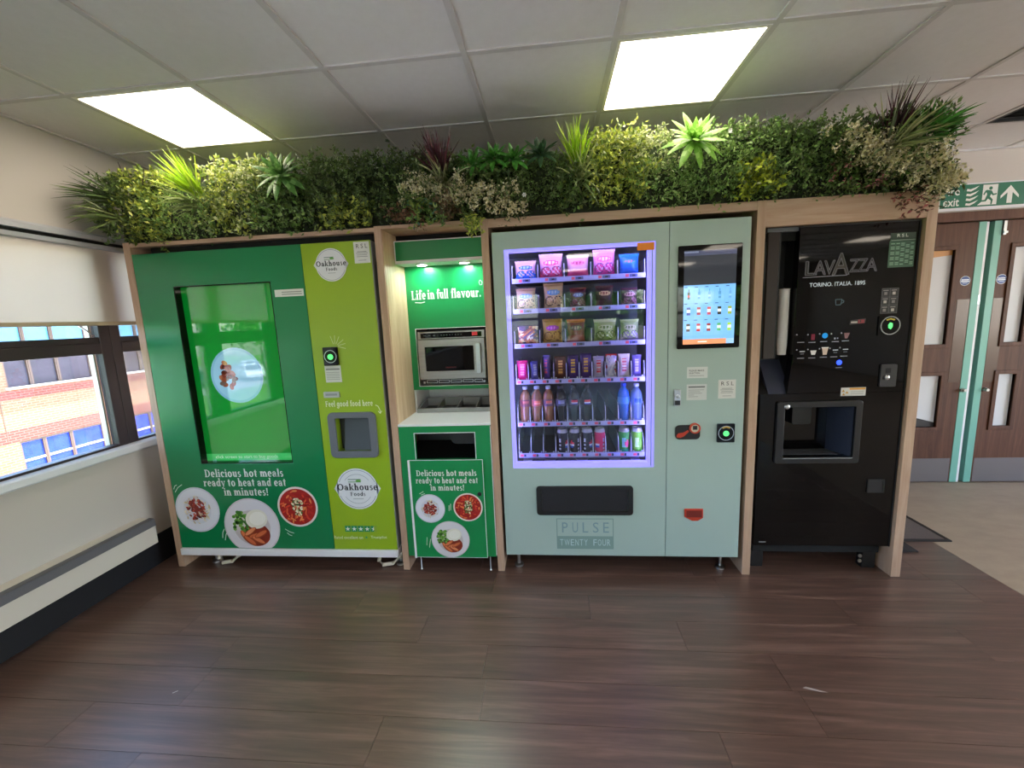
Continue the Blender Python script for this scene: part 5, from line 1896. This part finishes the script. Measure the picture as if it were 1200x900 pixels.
# ------------------------------------------------------------------ greenery on top
def leaf_cloud(pos, direc, cols, size, fold=.25, ratio=.45, seed=0):
    """numpy batch of folded diamond leaves; pos (n,3) base points, direc (n,3) unit axes"""
    r = np.random.default_rng(seed)
    n = len(pos)
    d = direc / np.linalg.norm(direc, axis=1)[:, None]
    a = np.cross(d, r.normal(size=(n, 3)))
    a /= np.linalg.norm(a, axis=1)[:, None]
    nn = np.cross(d, a)
    L = (size * r.uniform(.7, 1.3, n))[:, None]
    W = L * ratio
    p0 = pos
    p1 = pos + d * L * .45 + a * W * .5 + nn * L * fold * .3
    p2 = pos + d * L + nn * L * .05
    p3 = pos + d * L * .45 - a * W * .5 + nn * L * fold * .3
    pm_ = pos + d * L * .5 - nn * L * .02
    V = np.stack([p0, p1, p2, p3, pm_], 1).reshape(-1, 3)
    b = (np.arange(n) * 5)[:, None]
    Fc = np.concatenate([b + [0, 1, 4], b + [1, 2, 4], b + [2, 3, 4], b + [3, 0, 4]], 1).reshape(-1, 3)
    ci = r.integers(0, len(cols), n)
    C = np.array([hx(c) for c in cols])[ci] * r.uniform(.75, 1.2, n)[:, None]
    return V, Fc, np.repeat(C, 12, axis=0)


def cloud_obj(name, V, Fc, C, parent=None, label=None, cat=None, group=None, kind=None, loc=None, smooth=False, m='leaf'):
    loc = np.array(loc if loc is not None else ((V.min(0) + V.max(0)) / 2))
    me = bpy.data.meshes.new(name)
    V = V - loc
    me.vertices.add(len(V))
    me.vertices.foreach_set('co', V.astype(np.float32).ravel())
    k = Fc.shape[1]
    me.loops.add(Fc.size)
    me.loops.foreach_set('vertex_index', Fc.astype(np.int32).ravel())
    me.polygons.add(len(Fc))
    me.polygons.foreach_set('loop_start', np.arange(0, Fc.size, k, dtype=np.int32))
    me.update(calc_edges=True)
    me.validate()
    at = me.color_attributes.new('Col', 'FLOAT_COLOR', 'CORNER')
    at.data.foreach_set('color', np.concatenate([C, np.ones((len(C), 1))], 1).astype(np.float32).ravel())
    if smooth:
        me.polygons.foreach_set('use_smooth', [True] * len(me.polygons))
    me.materials.append(MATS[m])
    o = bpy.data.objects.new(name, me)
    COL.objects.link(o)
    if parent is not None:
        o.parent = parent
        o.location = Vector(loc) - root_loc(parent)
    else:
        o.location = loc
        ROOT[o.name] = Vector(loc)
    return tag(o, label, cat, group, kind)


YG = F - .03   # front face of the greenery


def bush(label, x0, x1, z0, z1, cols, n, size=.025, depth=.16, bulge=.075, seed=1, name='foliage_clump', cat='plant', ratio=.5, sprig=5, updir=(0, -.55, .55), y=None, grp='artificial foliage on top of the surround'):
    r = np.random.default_rng(seed)
    yf = YG if y is None else y
    m = max(1, n // sprig)
    u = r.uniform(0, 1, m)
    v = r.uniform(0, 1, m)
    t = r.uniform(0, 1, m) ** 1.6
    lump = .5 + .5 * np.sin(u * 7 + seed) * np.sin(v * 5 + seed * 2)
    X = x0 + (x1 - x0) * u + r.normal(0, .008, m)
    edge = np.clip(1 - (2 * v - 1) ** 4, 0, 1)
    Y = yf - bulge * edge * (.4 + .6 * lump) + t * depth * .8
    Z = z0 + (z1 - z0) * v * (.92 + .16 * np.sin(u * 9 + seed) ** 2) + r.normal(0, .008, m)
    top = r.uniform(0, 1, m) < .3
    Y[top] = yf + r.uniform(0, depth * 1.3, top.sum())
    Z[top] = z1 + r.uniform(-.045, .012, top.sum())
    base = np.stack([X, Y, Z], 1)
    dm_ = np.array(updir) + r.normal(0, .45, (m, 3))
    dm_ /= np.linalg.norm(dm_, axis=1)[:, None]
    k = r.integers(0, m, n)
    s = r.uniform(0, 1, n)
    pos = base[k] + dm_[k] * (s * size * 2.6)[:, None]
    dr_ = dm_[k] * .6 + r.normal(0, .75, (n, 3))
    V, Fc, C = leaf_cloud(pos, dr_, cols, size, ratio=ratio, seed=seed + 100)
    return cloud_obj(name, V, Fc, C, label=label, cat=cat, group=grp, loc=((x0 + x1) / 2, yf + .05, z0))


def tuft(label, root, dirs, n, length, width, cols, seed, droop=.5, spread=.5, name='grass_tuft', seg=5):
    """spiky grass: bent tapered blades from one root"""
    r = np.random.default_rng(seed)
    Vs, Fs, Cs = [], [], []
    d0 = np.array(dirs, float)
    d0 /= np.linalg.norm(d0)
    pal = np.array([hx(c) for c in cols])
    for b in range(n):
        d = d0 + r.normal(0, spread, 3)
        d /= np.linalg.norm(d)
        L = length * r.uniform(.6, 1.1)
        w = width * r.uniform(.7, 1.2)
        side = np.cross(d, r.normal(size=3))
        side /= np.linalg.norm(side)
        p = np.array(root) + r.normal(0, .014, 3)
        k = len(Vs)
        dd = d.copy()
        for i in range(seg + 1):
            f = i / seg
            ww = w * (1 - f ** 2.2) * .5 + .0004
            Vs.append(p - side * ww)
            Vs.append(p + side * ww)
            p = p + dd * L / seg
            dd = dd + np.array([0, -.05, -droop]) * (f + .15) * .45
            dd /= np.linalg.norm(dd)
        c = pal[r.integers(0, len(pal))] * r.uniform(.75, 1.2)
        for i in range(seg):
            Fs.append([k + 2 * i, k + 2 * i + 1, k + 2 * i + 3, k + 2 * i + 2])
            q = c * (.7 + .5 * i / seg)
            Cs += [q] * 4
    V = np.array(Vs)
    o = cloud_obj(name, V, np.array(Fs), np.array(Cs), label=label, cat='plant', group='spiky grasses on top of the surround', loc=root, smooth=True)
    return o


def leaf_mesh(L, W, cols, curl, seed, key):
    """one large lance leaf along +Z with centre fold"""
    mb = MB()
    seg = 6
    p = Vector((0, 0, 0))
    d = Vector((0, 0, 1))
    rows = []
    for i in range(seg + 1):
        f = i / seg
        w = W * .5 * (math.sin(PI * min(1, .12 + .88 * f)) ** .8 if f < 1 else 0.02)
        rows.append((p.copy(), w))
        p = p + d * L / seg
        d = (d + Vector((0, -curl * .25, 0))).normalized()
    for q, w in rows:
        mb.v += [(q.x - w, q.y - w * .35, q.z), (q.x, q.y, q.z), (q.x + w, q.y - w * .35, q.z)]
    for i in range(seg):
        for j in range(2):
            a = i * 3 + j
            mb.f.append((a, a + 1, a + 4, a + 3))
            mb.c.append(cols[0] if (i + j) % 3 else cols[1])
    me = mesh_of(key, mb, 'all')
    me.materials.append(MATS['leaf'])
    return me


def rosette(label, root, axis, rings, L, W, cols, seed, name='rosette_plant', grp='broad-leaved rosettes on top of the surround'):
    """every leaf an object of its own"""
    R = random.Random(seed)
    t = thing(name, label, 'plant', root, grp)
    mes = [leaf_mesh(L * s, W * (.8 + .2 * s), cols, c, seed, 'leaf') for s, c in ((1.0, .7), (.85, .4), (.65, .2))]
    core = MB().tube([Vector(root) - Vector(axis).normalized() * .03, Vector(root) + Vector(axis).normalized() * .03], [.012, .006], 8)
    part('stem', core, 'plant_core', t)
    ax = Vector(axis).normalized()
    qa = Vector((0, 0, 1)).rotation_difference(ax)
    for ri, (n, ang) in enumerate(rings):
        for k in range(n):
            az = 2 * PI * (k + .5 * (ri % 2)) / n + R.uniform(-.15, .15)
            q = qa @ Matrix.Rotation(az, 3, 'Z').to_quaternion() @ Matrix.Rotation(math.radians(ang + R.uniform(-7, 7)), 3, 'X').to_quaternion()
            o = bpy.data.objects.new('leaf', mes[min(ri, 2)])
            COL.objects.link(o)
            o.parent = t
            o.rotation_mode = 'QUATERNION'
            o.rotation_quaternion = q
            s = R.uniform(.85, 1.12)
            o.scale = (s, s, s)
    return t


def spray(label, pts, n, seed, cols=('#e4dcb4', '#ece4c6', '#d4cc9c', '#c4c08a', '#f4eed6'), name='flower_spray', size=.013, rad=.035, y=YG - .05):
    """cream flower heads in clusters along a line"""
    r = np.random.default_rng(seed)
    P = np.array([(x, y, z) for x, z in pts])
    seglen = np.linalg.norm(np.diff(P, axis=0), axis=1)
    cum = np.concatenate([[0], np.cumsum(seglen)])
    m = max(8, n // 28)
    s = r.uniform(0, cum[-1], m)
    cent = np.stack([np.interp(s, cum, P[:, i]) for i in range(3)], 1) + r.normal(0, 1, (m, 3)) * [rad, .02, rad]
    k = r.integers(0, m, n)
    ax = np.array([.2, -.4, .8])
    pos = cent[k] + r.normal(0, 1, (n, 3)) * [.007, .007, .007] + ax * r.uniform(-.025, .025, n)[:, None]
    d = r.normal(0, 1, (n, 3)) + [0, -.5, .5]
    V, Fc, C = leaf_cloud(pos, d, list(cols), size, ratio=.75, seed=seed + 5)
    # green stems and leaves beneath
    n2 = n // 3
    pos2 = cent[r.integers(0, m, n2)] + r.normal(0, 1, (n2, 3)) * [.02, .015, .02] + [0, .03, -.015]
    V2, F2, C2 = leaf_cloud(pos2, r.normal(0, 1, (n2, 3)) + [0, -.4, .3], ['#3c4c24', '#4c5c2c', '#2c3c1c'], .02, seed=seed + 9)
    V, Fc, C = np.concatenate([V, V2]), np.concatenate([Fc, F2 + len(V)]), np.concatenate([C, C2])
    return cloud_obj(name, V, Fc, C, label=label, cat='flowers', group='cream flower sprays on top of the surround', loc=P.mean(0))


# planter backing
pl = thing('planter_backing', 'dark wire-fronted trough under the artificial foliage', 'planter', (-.25, F + .15, 1.991))
part('trough', MB().box(-2.40, F + .02, 1.9905, 1.835, F + .42, 2.20).box(-2.36, F + .05, 2.20, 1.80, F + .40, 2.295), 'plant_core', pl)
for k in range(212):
    x = -2.39 + k * .02
    part('wire', MB().box(x - .001, F + .006, 1.991, x + .001, F + .008, 2.12), 'wire', pl)
for z in (1.994, 2.014, 2.034, 2.054):
    part('wire', MB().box(-2.40, F + .0085, z - .001, 1.835, F + .0105, z + .001), 'wire', pl)

DG = ['#4f6635', '#5f7840', '#43592e', '#6e8a4c', '#586f36', '#7c9454']
MG = ['#668a42', '#7a9e4e', '#587a3c', '#8cb060', '#6e9446', '#a4c078']
YGN = ['#9aa842', '#b2bc50', '#82943f', '#c8d062', '#70863e', '#5c7436']
CRM = ['#a8b478', '#c4cc98', '#7c9050', '#8ca05c', '#d4d8b0', '#5c7438']
LIME = ['#a8d028', '#bce038', '#94bc20', '#c8e850']
bush('dark small-leaved clump at the left end over the corner post', -2.46, -2.25, 1.98, 2.30, DG + ['#445c2c'], 1500, seed=2)
bush('yellow-green leafy clump beside the left end grasses', -2.34, -2.06, 1.97, 2.31, YGN + ['#6a7c28'], 1900, seed=3)
bush('mid-green fine-leaved clump below the lime grass', -2.19, -1.80, 1.97, 2.21, MG + ['#7c9450', '#90a860'], 2100, seed=4, size=.018)
bush('yellow-green clump right of the lime grass over the green machine', -1.84, -1.50, 1.975, 2.32, YGN + CRM[:3], 2300, seed=5)
bush('cream-edged pale clump left of the dark rosette', -1.63, -1.40, 2.15, 2.33, CRM, 1400, seed=6, size=.018)
bush('dark green clump under the dark rosette', -1.56, -1.26, 1.975, 2.22, MG + DG[:3], 1800, seed=7)
bush('tall dark evergreen clump over the lime door', -1.32, -.95, 1.985, 2.33, DG, 3000, seed=8, size=.02)
bush('tall dark evergreen clump over the gap beside the microwave niche', -.99, -.60, 1.99, 2.32, DG + ['#30442c'], 3000, seed=9, size=.02)
bush('low yellow-green sprigs at the foot of the dark evergreen', -1.18, -.92, 1.98, 2.08, YGN + ['#8c9c48'], 600, seed=10, depth=.06)
bush('dark clump behind the purple grass over the niche', -.66, -.38, 2.0, 2.27, DG, 1700, seed=11)
bush('green and teal sprigs at the lower edge above the niche', -.70, -.54, 1.965, 2.09, MG + ['#4c7c6c', '#8ca048'], 500, seed=12, depth=.05)
bush('small russet sprig left of the niche', -.80, -.67, 1.97, 2.03, ['#6c4838', '#8c6450', '#54402c', '#7c5c44'], 260, seed=13, depth=.04)
bush('russet leaf sprig in the middle above the niche', -.56, -.46, 1.985, 2.06, ['#7c6448', '#94785c', '#5c4c34', '#6c5c3c'], 280, seed=14, depth=.04)
bush('little yellow-green trailing sprig hanging over the niche rail', -.42, -.35, 1.925, 2.02, YGN + ['#b4bc50'], 200, seed=15, depth=.03, updir=(0, -.5, -.5))
bush('dark clump under the bright green lance leaves', -.40, -.10, 2.0, 2.24, DG, 1800, seed=16)
bush('fine dark boxwood clump left of the second lime grass', -.16, .14, 2.0, 2.24, DG + MG[:2], 2600, seed=17, size=.014)
bush('dark leafy clump below the second lime grass', .05, .27, 1.995, 2.22, DG + MG[:2] + ['#6c7c2c'], 1400, seed=18)
bush('yellow-green upright clump right of the second lime grass', .22, .48, 1.99, 2.32, YGN + ['#a4b43c'], 2200, seed=19)
bush('cream-flecked clump left of the pale rosette', .34, .61, 2.13, 2.32, CRM, 1900, seed=20, size=.017)
bush('mid-green clump below the pale rosette', .40, .72, 1.985, 2.19, MG + CRM[2:4], 2100, seed=21, size=.018)
bush('mid-green clump right of the pale rosette', .66, .92, 1.985, 2.31, MG + ['#64803c', '#7c9448'], 2300, seed=22, size=.019)
bush('deep green clump above the touch screen', .86, 1.12, 1.98, 2.32, DG + MG, 2500, seed=23, size=.019)
bush('lime-yellow sprigs low above the control door', .90, 1.08, 1.985, 2.12, ['#9cac2c', '#b4c43c', '#7c8c28', '#5c7024'], 700, seed=24, depth=.06)
bush('deep green clump above the coffee machine', 1.08, 1.38, 1.98, 2.31, DG + MG[:3], 2900, seed=25, size=.019)
bush('dark clump under the right end flowers', 1.34, 1.83, 1.975, 2.20, DG + MG[:2] + ['#4c5c24'], 3000, seed=26, size=.02)
bush('dark clump behind the right end grasses', 1.40, 1.80, 2.12, 2.30, DG, 1800, seed=27)
bush('small pink flower cluster above the coffee machine', 1.31, 1.39, 2.02, 2.10, ['#b07078', '#c08088', '#8c505c', '#6c6040'], 90, size=.016, seed=28, depth=.03, cat='flowers')
bush('pink flower cluster below the cream sprays', 1.46, 1.55, 1.985, 2.05, ['#a86870', '#b47880', '#7c5c50'], 90, size=.016, seed=29, depth=.03, cat='flowers')
bush('reddish trailing sprig hanging over the end of the rail', 1.62, 1.72, 1.895, 1.985, ['#8c4448', '#a85c5c', '#5c4430', '#74503c'], 120, size=.02, seed=30, depth=.02, updir=(0, -.4, -.6))

tuft('dark green spiky grass fanning out at the far left end', (-2.33, YG - .02, 2.20), (-.9, -.5, .35), 70, .24, .008, ['#41592c', '#55703a', '#6a8444', '#34481f'], 41, droop=.25, spread=.35)
tuft('pale green drooping grass below the far left grass', (-2.33, YG - .03, 2.10), (-.8, -.7, .1), 34, .20, .009, ['#8ea05a', '#a4b26c', '#74884a'], 42, droop=.5, spread=.35)
tuft('bright lime grass tuft below the left ceiling light', (-1.86, YG - .02, 2.20), (-.35, -.5, .75), 110, .21, .008, LIME, 43, droop=.1, spread=.33)
tuft('pale drooping grass under the left lime tuft', (-1.87, YG - .04, 2.14), (-.5, -.8, .05), 46, .19, .008, ['#8c9c5c', '#a0b070', '#768a4c'], 44, droop=.6, spread=.4)
tuft('purple-red grass tuft above the microwave niche', (-.53, YG - .02, 2.20), (-.15, -.45, .85), 80, .20, .010, ['#4c2430', '#5e2c3a', '#38202a', '#6e3a44'], 45, droop=.08, spread=.27)
tuft('striped green and cream grass below the purple tuft', (-.52, YG - .04, 2.16), (.1, -.75, .35), 34, .19, .010, ['#8c9460', '#b0b484', '#6c7848', '#a4a87c'], 46, droop=.6, spread=.42)
tuft('bright lime grass tuft left of the right ceiling light', (.15, YG - .02, 2.19), (-.05, -.45, .9), 95, .20, .008, LIME + ['#7ca41c'], 47, droop=.1, spread=.27)
tuft('pale drooping grass under the right lime tuft', (.15, YG - .05, 2.13), (.0, -.8, .3), 46, .19, .008, ['#8c9c5c', '#a4b070', '#6c8048'], 48, droop=.6, spread=.45)
tuft('dark purple grass tuft above the right end flowers', (1.57, YG - .01, 2.20), (-.05, -.35, .9), 60, .22, .008, ['#3c2028', '#4e2834', '#5c343c', '#2c1a20'], 49, droop=.12, spread=.3)
tuft('striped pale green grass spreading over the right end flowers', (1.55, YG - .03, 2.16), (.35, -.6, .4), 40, .24, .011, ['#7c8a54', '#94a068', '#a8ac7c', '#64744a'], 50, droop=.45, spread=.45)
tuft('bright green fern-like tuft at the far right end', (1.70, YG - .02, 2.20), (.5, -.4, .5), 150, .165, .013, ['#3f7a2c', '#4f9438', '#2f6022', '#5aa444'], 51, droop=.3, spread=.42, name='fern_tuft')

rosette('dark green rosette of broad lance leaves over the green machine', (-1.36, YG - .06, 2.25), (.0, -.7, .65), [(11, 80), (10, 54), (7, 26)], .165, .036, ('#55843c', '#7aa65a'), 5)
rosette('pale lime rosette of broad lance leaves below the right ceiling light', (.682, YG - .08, 2.25), (.0, -.7, .62), [(11, 84), (10, 56), (8, 28)], .165, .036, ('#7aae40', '#a0cc68'), 6)
for k, (x, z, lb) in enumerate(((-.36, 2.23, 'leftmost bright green lance-leaved plant above the niche'), (-.26, 2.25, 'middle bright green lance-leaved plant above the niche'), (-.16, 2.24, 'rightmost bright green lance-leaved plant above the post'), (-.03, 2.25, 'small dark spiky plant beside the lime grass'))):
    cc = ('#43862f', '#5ca43e') if k < 3 else ('#2f5030', '#3f6840')
    rosette(lb, (x, YG - .05, z), (.0, -.6, .7), [(9, 74), (8, 46), (5, 20)], .115, .026, cc, 60 + k)

spray('long cream flower spray from the niche to the snack machine', [(-.72, 2.13), (-.60, 2.16), (-.45, 2.12), (-.30, 2.09), (-.20, 2.05), (-.16, 2.03)], 4200, 71)
spray('cream flower spray above the right half of the coffee machine', [(1.36, 2.22), (1.44, 2.17), (1.52, 2.13), (1.60, 2.11)], 3400, 72)
spray('dense cream flower spray hanging over the far right post', [(1.58, 2.13), (1.68, 2.10), (1.77, 2.06), (1.80, 2.00), (1.74, 2.03)], 4600, 73, rad=.042)
twg = MB().tube([(-2.25, YG, 2.27), (-2.29, YG - .01, 2.33), (-2.31, YG - .01, 2.40)], [.004, .003, .0015], 6)
twg.tube([(-2.20, YG, 2.27), (-2.17, YG - .01, 2.33), (-2.165, YG, 2.36)], [.003, .0025, .001], 6)
twg.tube([(-2.29, YG - .01, 2.33), (-2.27, YG - .02, 2.345)], [.0025, .001], 6)
solo('bare_twig', twg, 'twig', 'bare dark twig sticking up at the left end of the foliage', 'twig')
for x, z in ((-.12, 2.225), (-.115, 2.07), (-.335, 2.285), (1.645, 2.30), (.845, 2.285)):
    mb = MB()
    for k in range(6):
        a = k * PI / 3
        mb.add([(x, YG - .058, z), (x + .009 * math.cos(a - .4), YG - .063, z + .009 * math.sin(a - .4)), (x + .012 * math.cos(a), YG - .061, z + .012 * math.sin(a)), (x + .009 * math.cos(a + .4), YG - .063, z + .009 * math.sin(a + .4))], [(0, 1, 2, 3)])
    where = {-.12: 'upper tiny white flower in the dark boxwood', -.115: 'lower tiny white flower in the dark boxwood', -.335: 'tiny white flower above the bright green lance leaves', 1.645: 'tiny white flower above the dark purple grass', .845: 'tiny white flower right of the pale rosette'}[x]
    solo('small_flower', mb, 'white_plastic', where, 'flower', 'tiny white flowers')

# ------------------------------------------------------------------ outside: ground, brick building, cars, trees
GZ = -3.2
solo('ground_lawn', MB().box(-70, -70, GZ - .5, XW - .4, 40, GZ), 'lawn', 'green lawn outside the windows', 'lawn', kind='structure')
solo('ground_bounce', MB().box(-15.5, -60, GZ, XW - .42, 40, GZ + .03), 'paving', 'pale concrete ground added below the windows to bounce sunlight indoors', 'paving', kind='structure')  # unseen reflector strip, added to light the ceiling from below
solo('ground_parking', MB().box(-60, -50, GZ, -25, -24, GZ + .02), 'asphalt', 'grey car park beyond the lawn', 'car park', kind='structure')
BXF = -16.0
bb = thing('brick_building', 'buff brick building with red bands and blue windows seen through the window', 'building', (BXF, 16, GZ))
Y0, Y1 = 4.2, 34.0


def lowwin(k):
    return 10.9 - 3.56 + 3.56 * k


wins = [(10.907 + 3.56 * k, 13.345 + 3.56 * k) for k in range(-1, 6)]
wallm = MB()


def wall_strip(z0, z1, opens):
    y = Y0
    for a, b in opens:
        wallm.box(BXF - .4, y, z0, BXF, a, z1)
        y = b
    wallm.box(BXF - .4, y, z0, BXF, Y1, z1)


LZ0, LZ1, UZ0, UZ1 = -2.75, -1.55, .03, 2.3
wall_strip(GZ, LZ0, [])
wall_strip(LZ0, LZ1, wins)
wall_strip(LZ1, UZ0, [])
wall_strip(UZ0, UZ1, wins)
wall_strip(UZ1, 3.3, [])
part('wall', wallm, 'brick_buff', bb)
part('red_band', MB().box(BXF, Y0, -1.545, BXF + .012, Y1, -1.18), 'brick_red', bb)
part('red_band', MB().box(BXF, Y0, -.27, BXF + .012, Y1, -.02), 'brick_red', bb)
part('shading_eaves', MB().box(BXF - 8, Y0 - .5, 3.3, BXF + 2.05, Y1, 3.7), 'facade_sill', bb)  # unseen overhang, made deep enough to shade the upper facade
part('rear_block', MB().box(BXF - 8, Y0, GZ, BXF - .6, Y1, 3.3), 'violet_pane', bb)
part('movement_joint', MB().box(BXF + .012, 10.64, -1.5, BXF + .016, 10.66, -.3), 'facade_frame', bb)
part('drain_pipe', MB().tube([(BXF + .06, 13.62, GZ), (BXF + .06, 13.62, 3.2)], .04, 8), 'facade_sill', bb)
for wi, (a, b) in enumerate(wins):
    for lv in range(2):
        z0, z1 = (LZ0, LZ1) if lv == 0 else (UZ0, UZ1)
        f = part('window', MB().ring([(a, z0), (b, z0), (b, z1), (a, z1)], [(a + .07, z0 + .07), (b - .07, z0 + .07), (b - .07, z1 - .07), (a + .07, z1 - .07)], BXF - .14, BXF - .06, 'yz'), 'facade_frame', bb)
        w = b - a
        ms_ = [a + w * .27, a + w * .58]
        for q in ms_:
            part('mullion', MB().box(BXF - .15, q - .05, z0 + .07, BXF - .05, q + .05, z1 - .07).box(BXF - .05, q - .012, z0 + .07, BXF - .04, q + .012, z1 - .07), 'facade_frame', f)
        ys = [a + .07] + [v for q in ms_ for v in (q - .05, q + .05)] + [b - .07]
        for k in range(0, 6, 2):
            if lv == 0:
                zm = -2.18
                part('pane', MB().box(BXF - .11, ys[k], z0 + .07, BXF - .10, ys[k + 1], zm - .03), 'blue_pane', f)
                part('pane', MB().box(BXF - .11, ys[k], zm + .03, BXF - .10, ys[k + 1], z1 - .07), 'blue_pane', f)
                part('glazing_bar', MB().box(BXF - .12, ys[k], zm - .03, BXF - .06, ys[k + 1], zm + .03), 'facade_sill', f)
            else:
                part('pane', MB().box(BXF - .11, ys[k], z0 + .07, BXF - .10, ys[k + 1], .98), 'violet_pane', f)
                part('pane', MB().box(BXF - .11, ys[k], 1.04, BXF - .10, ys[k + 1], z1 - .07), 'pale_pane', f)
                part('glazing_bar', MB().box(BXF - .12, ys[k], .98, BXF - .06, ys[k + 1], 1.04), 'facade_sill', f)
        part('sill', MB().box(BXF - .06, a - .05, z0 - .0, BXF + .05, b + .05, z0 + .06), 'facade_sill', f)
yb = thing('grit_bin', 'yellow bin at the foot of the brick building', 'bin', (BXF + .5, 10.2, GZ))
part('bin_body', MB().prism([(9.75, GZ), (10.5, GZ), (10.58, -2.55), (9.67, -2.55)], BXF + .15, BXF + .85, 'yz'), 'yellow_paint', yb, .02)
part('bin_lid', MB().prism([(9.64, -2.55), (10.62, -2.55), (10.55, -2.40), (9.71, -2.40)], BXF + .1, BXF + .9, 'yz'), 'yellow_paint', yb, .02)


def car(label, x, y, m, rz):
    t = thing('parked_car', label, 'car', (0, 0, 0), 'parked cars outside')
    body = [(-2.1, .35), (2.1, .35), (2.15, .7), (1.9, .9), (.95, .98), (-1.75, 1.0), (-2.1, .9)]
    cab = [(.95, .97), (.35, 1.42), (-1.2, 1.45), (-1.8, .99)]
    part('body', MB().prism(body, -.85, .85, 'xz'), m, t, .06)
    part('cabin', MB().prism(cab, -.74, .74, 'xz'), m, t, .05)
    gl_ = MB()
    for s in (-.745, .735):
        gl_.prism([(.78, 1.0), (.30, 1.36), (-.30, 1.38), (-.30, 1.0)], s, s + .01, 'xz').prism([(-.38, 1.0), (-.38, 1.38), (-1.15, 1.38), (-1.55, 1.02)], s, s + .01, 'xz')
    part('side_windows', gl_, 'car_glass', t)
    part('windscreen', MB().add([(.96, -.62, 1.0), (.96, .62, 1.0), (.40, .55, 1.40), (.40, -.55, 1.40)], [(0, 1, 2, 3)]), 'car_glass', t)
    for wx in (-1.35, 1.35):
        for s in (-.86, .68):
            part('wheel', MB().lathe([(.30, 0), (.33, .02), (.33, .16), (.30, .18)], (wx, s + .18, .33), 20, axis='y'), 'tyre', t, smooth=True)
    t.location = (x, y, GZ + .02)
    t.rotation_euler = (0, 0, rz)


car('dark blue parked car, nearest in the car park', -30.5, -28.5, 'car_dark', .75)
car('silver parked car beside the dark blue one', -35.5, -33.5, 'car_silver', .75)
car('white parked car beside the silver one', -28.5, -33.0, 'car_white', .75)
car('second silver parked car at the end of the row', -32.0, -37.5, 'car_silver', .75)


def tree(label, x, y, h, rr, seed):
    t = thing('tree', label, 'tree', (x, y, GZ), 'trees beyond the car park')
    part('trunk', MB().tube([(x, y, GZ), (x + .1, y, GZ + h * .35), (x, y + .1, GZ + h * .7)], [.28, .2, .08], 8), 'bark', t)
    r = np.random.default_rng(seed)
    n = 2600
    c = r.normal(0, 1, (26, 3))
    c /= np.linalg.norm(c, axis=1)[:, None]
    c = c * r.uniform(.3, 1, (26, 1)) * [rr, rr, h * .38]
    k = r.integers(0, 26, n)
    pos = np.array([x, y, GZ + h * .62]) + c[k] + r.normal(0, rr * .2, (n, 3))
    V, Fc, C = leaf_cloud(pos, r.normal(0, 1, (n, 3)), ['#4c7c28', '#6a9c38', '#86b448', '#3c6420'], .55, ratio=.7, seed=seed)
    cloud_obj('crown', V, Fc, C, parent=t)


for k, (x, y, h, rr, lb) in enumerate(((-44, -40, 9, 4, 'broad tree behind the parked cars'), (-38, -48, 10, 4.5, 'tall tree behind the white car'), (-52, -34, 8, 4, 'tree at the far edge of the car park'),
                                       (-6, -20, 9, 3.0, 'tree outside the rear left window'), (4, -34, 10, 4.0, 'tree outside the rear middle window'), (13, -22, 9, 3.5, 'tree outside the rear right window'), (24, -30, 10, 4.0, 'tree beyond the rear right corner'))):
    tree(lb, x, y, h, rr, 80 + k)
solo('ground_bounce_rear', MB().box(XW - .4, -70, GZ - .5, 40, YB - .4, GZ), 'paving', 'pale paved ground added outside the rear windows to bounce sunlight indoors', 'paving', kind='structure')  # unseen bright ground, added to light the rear of the ceiling
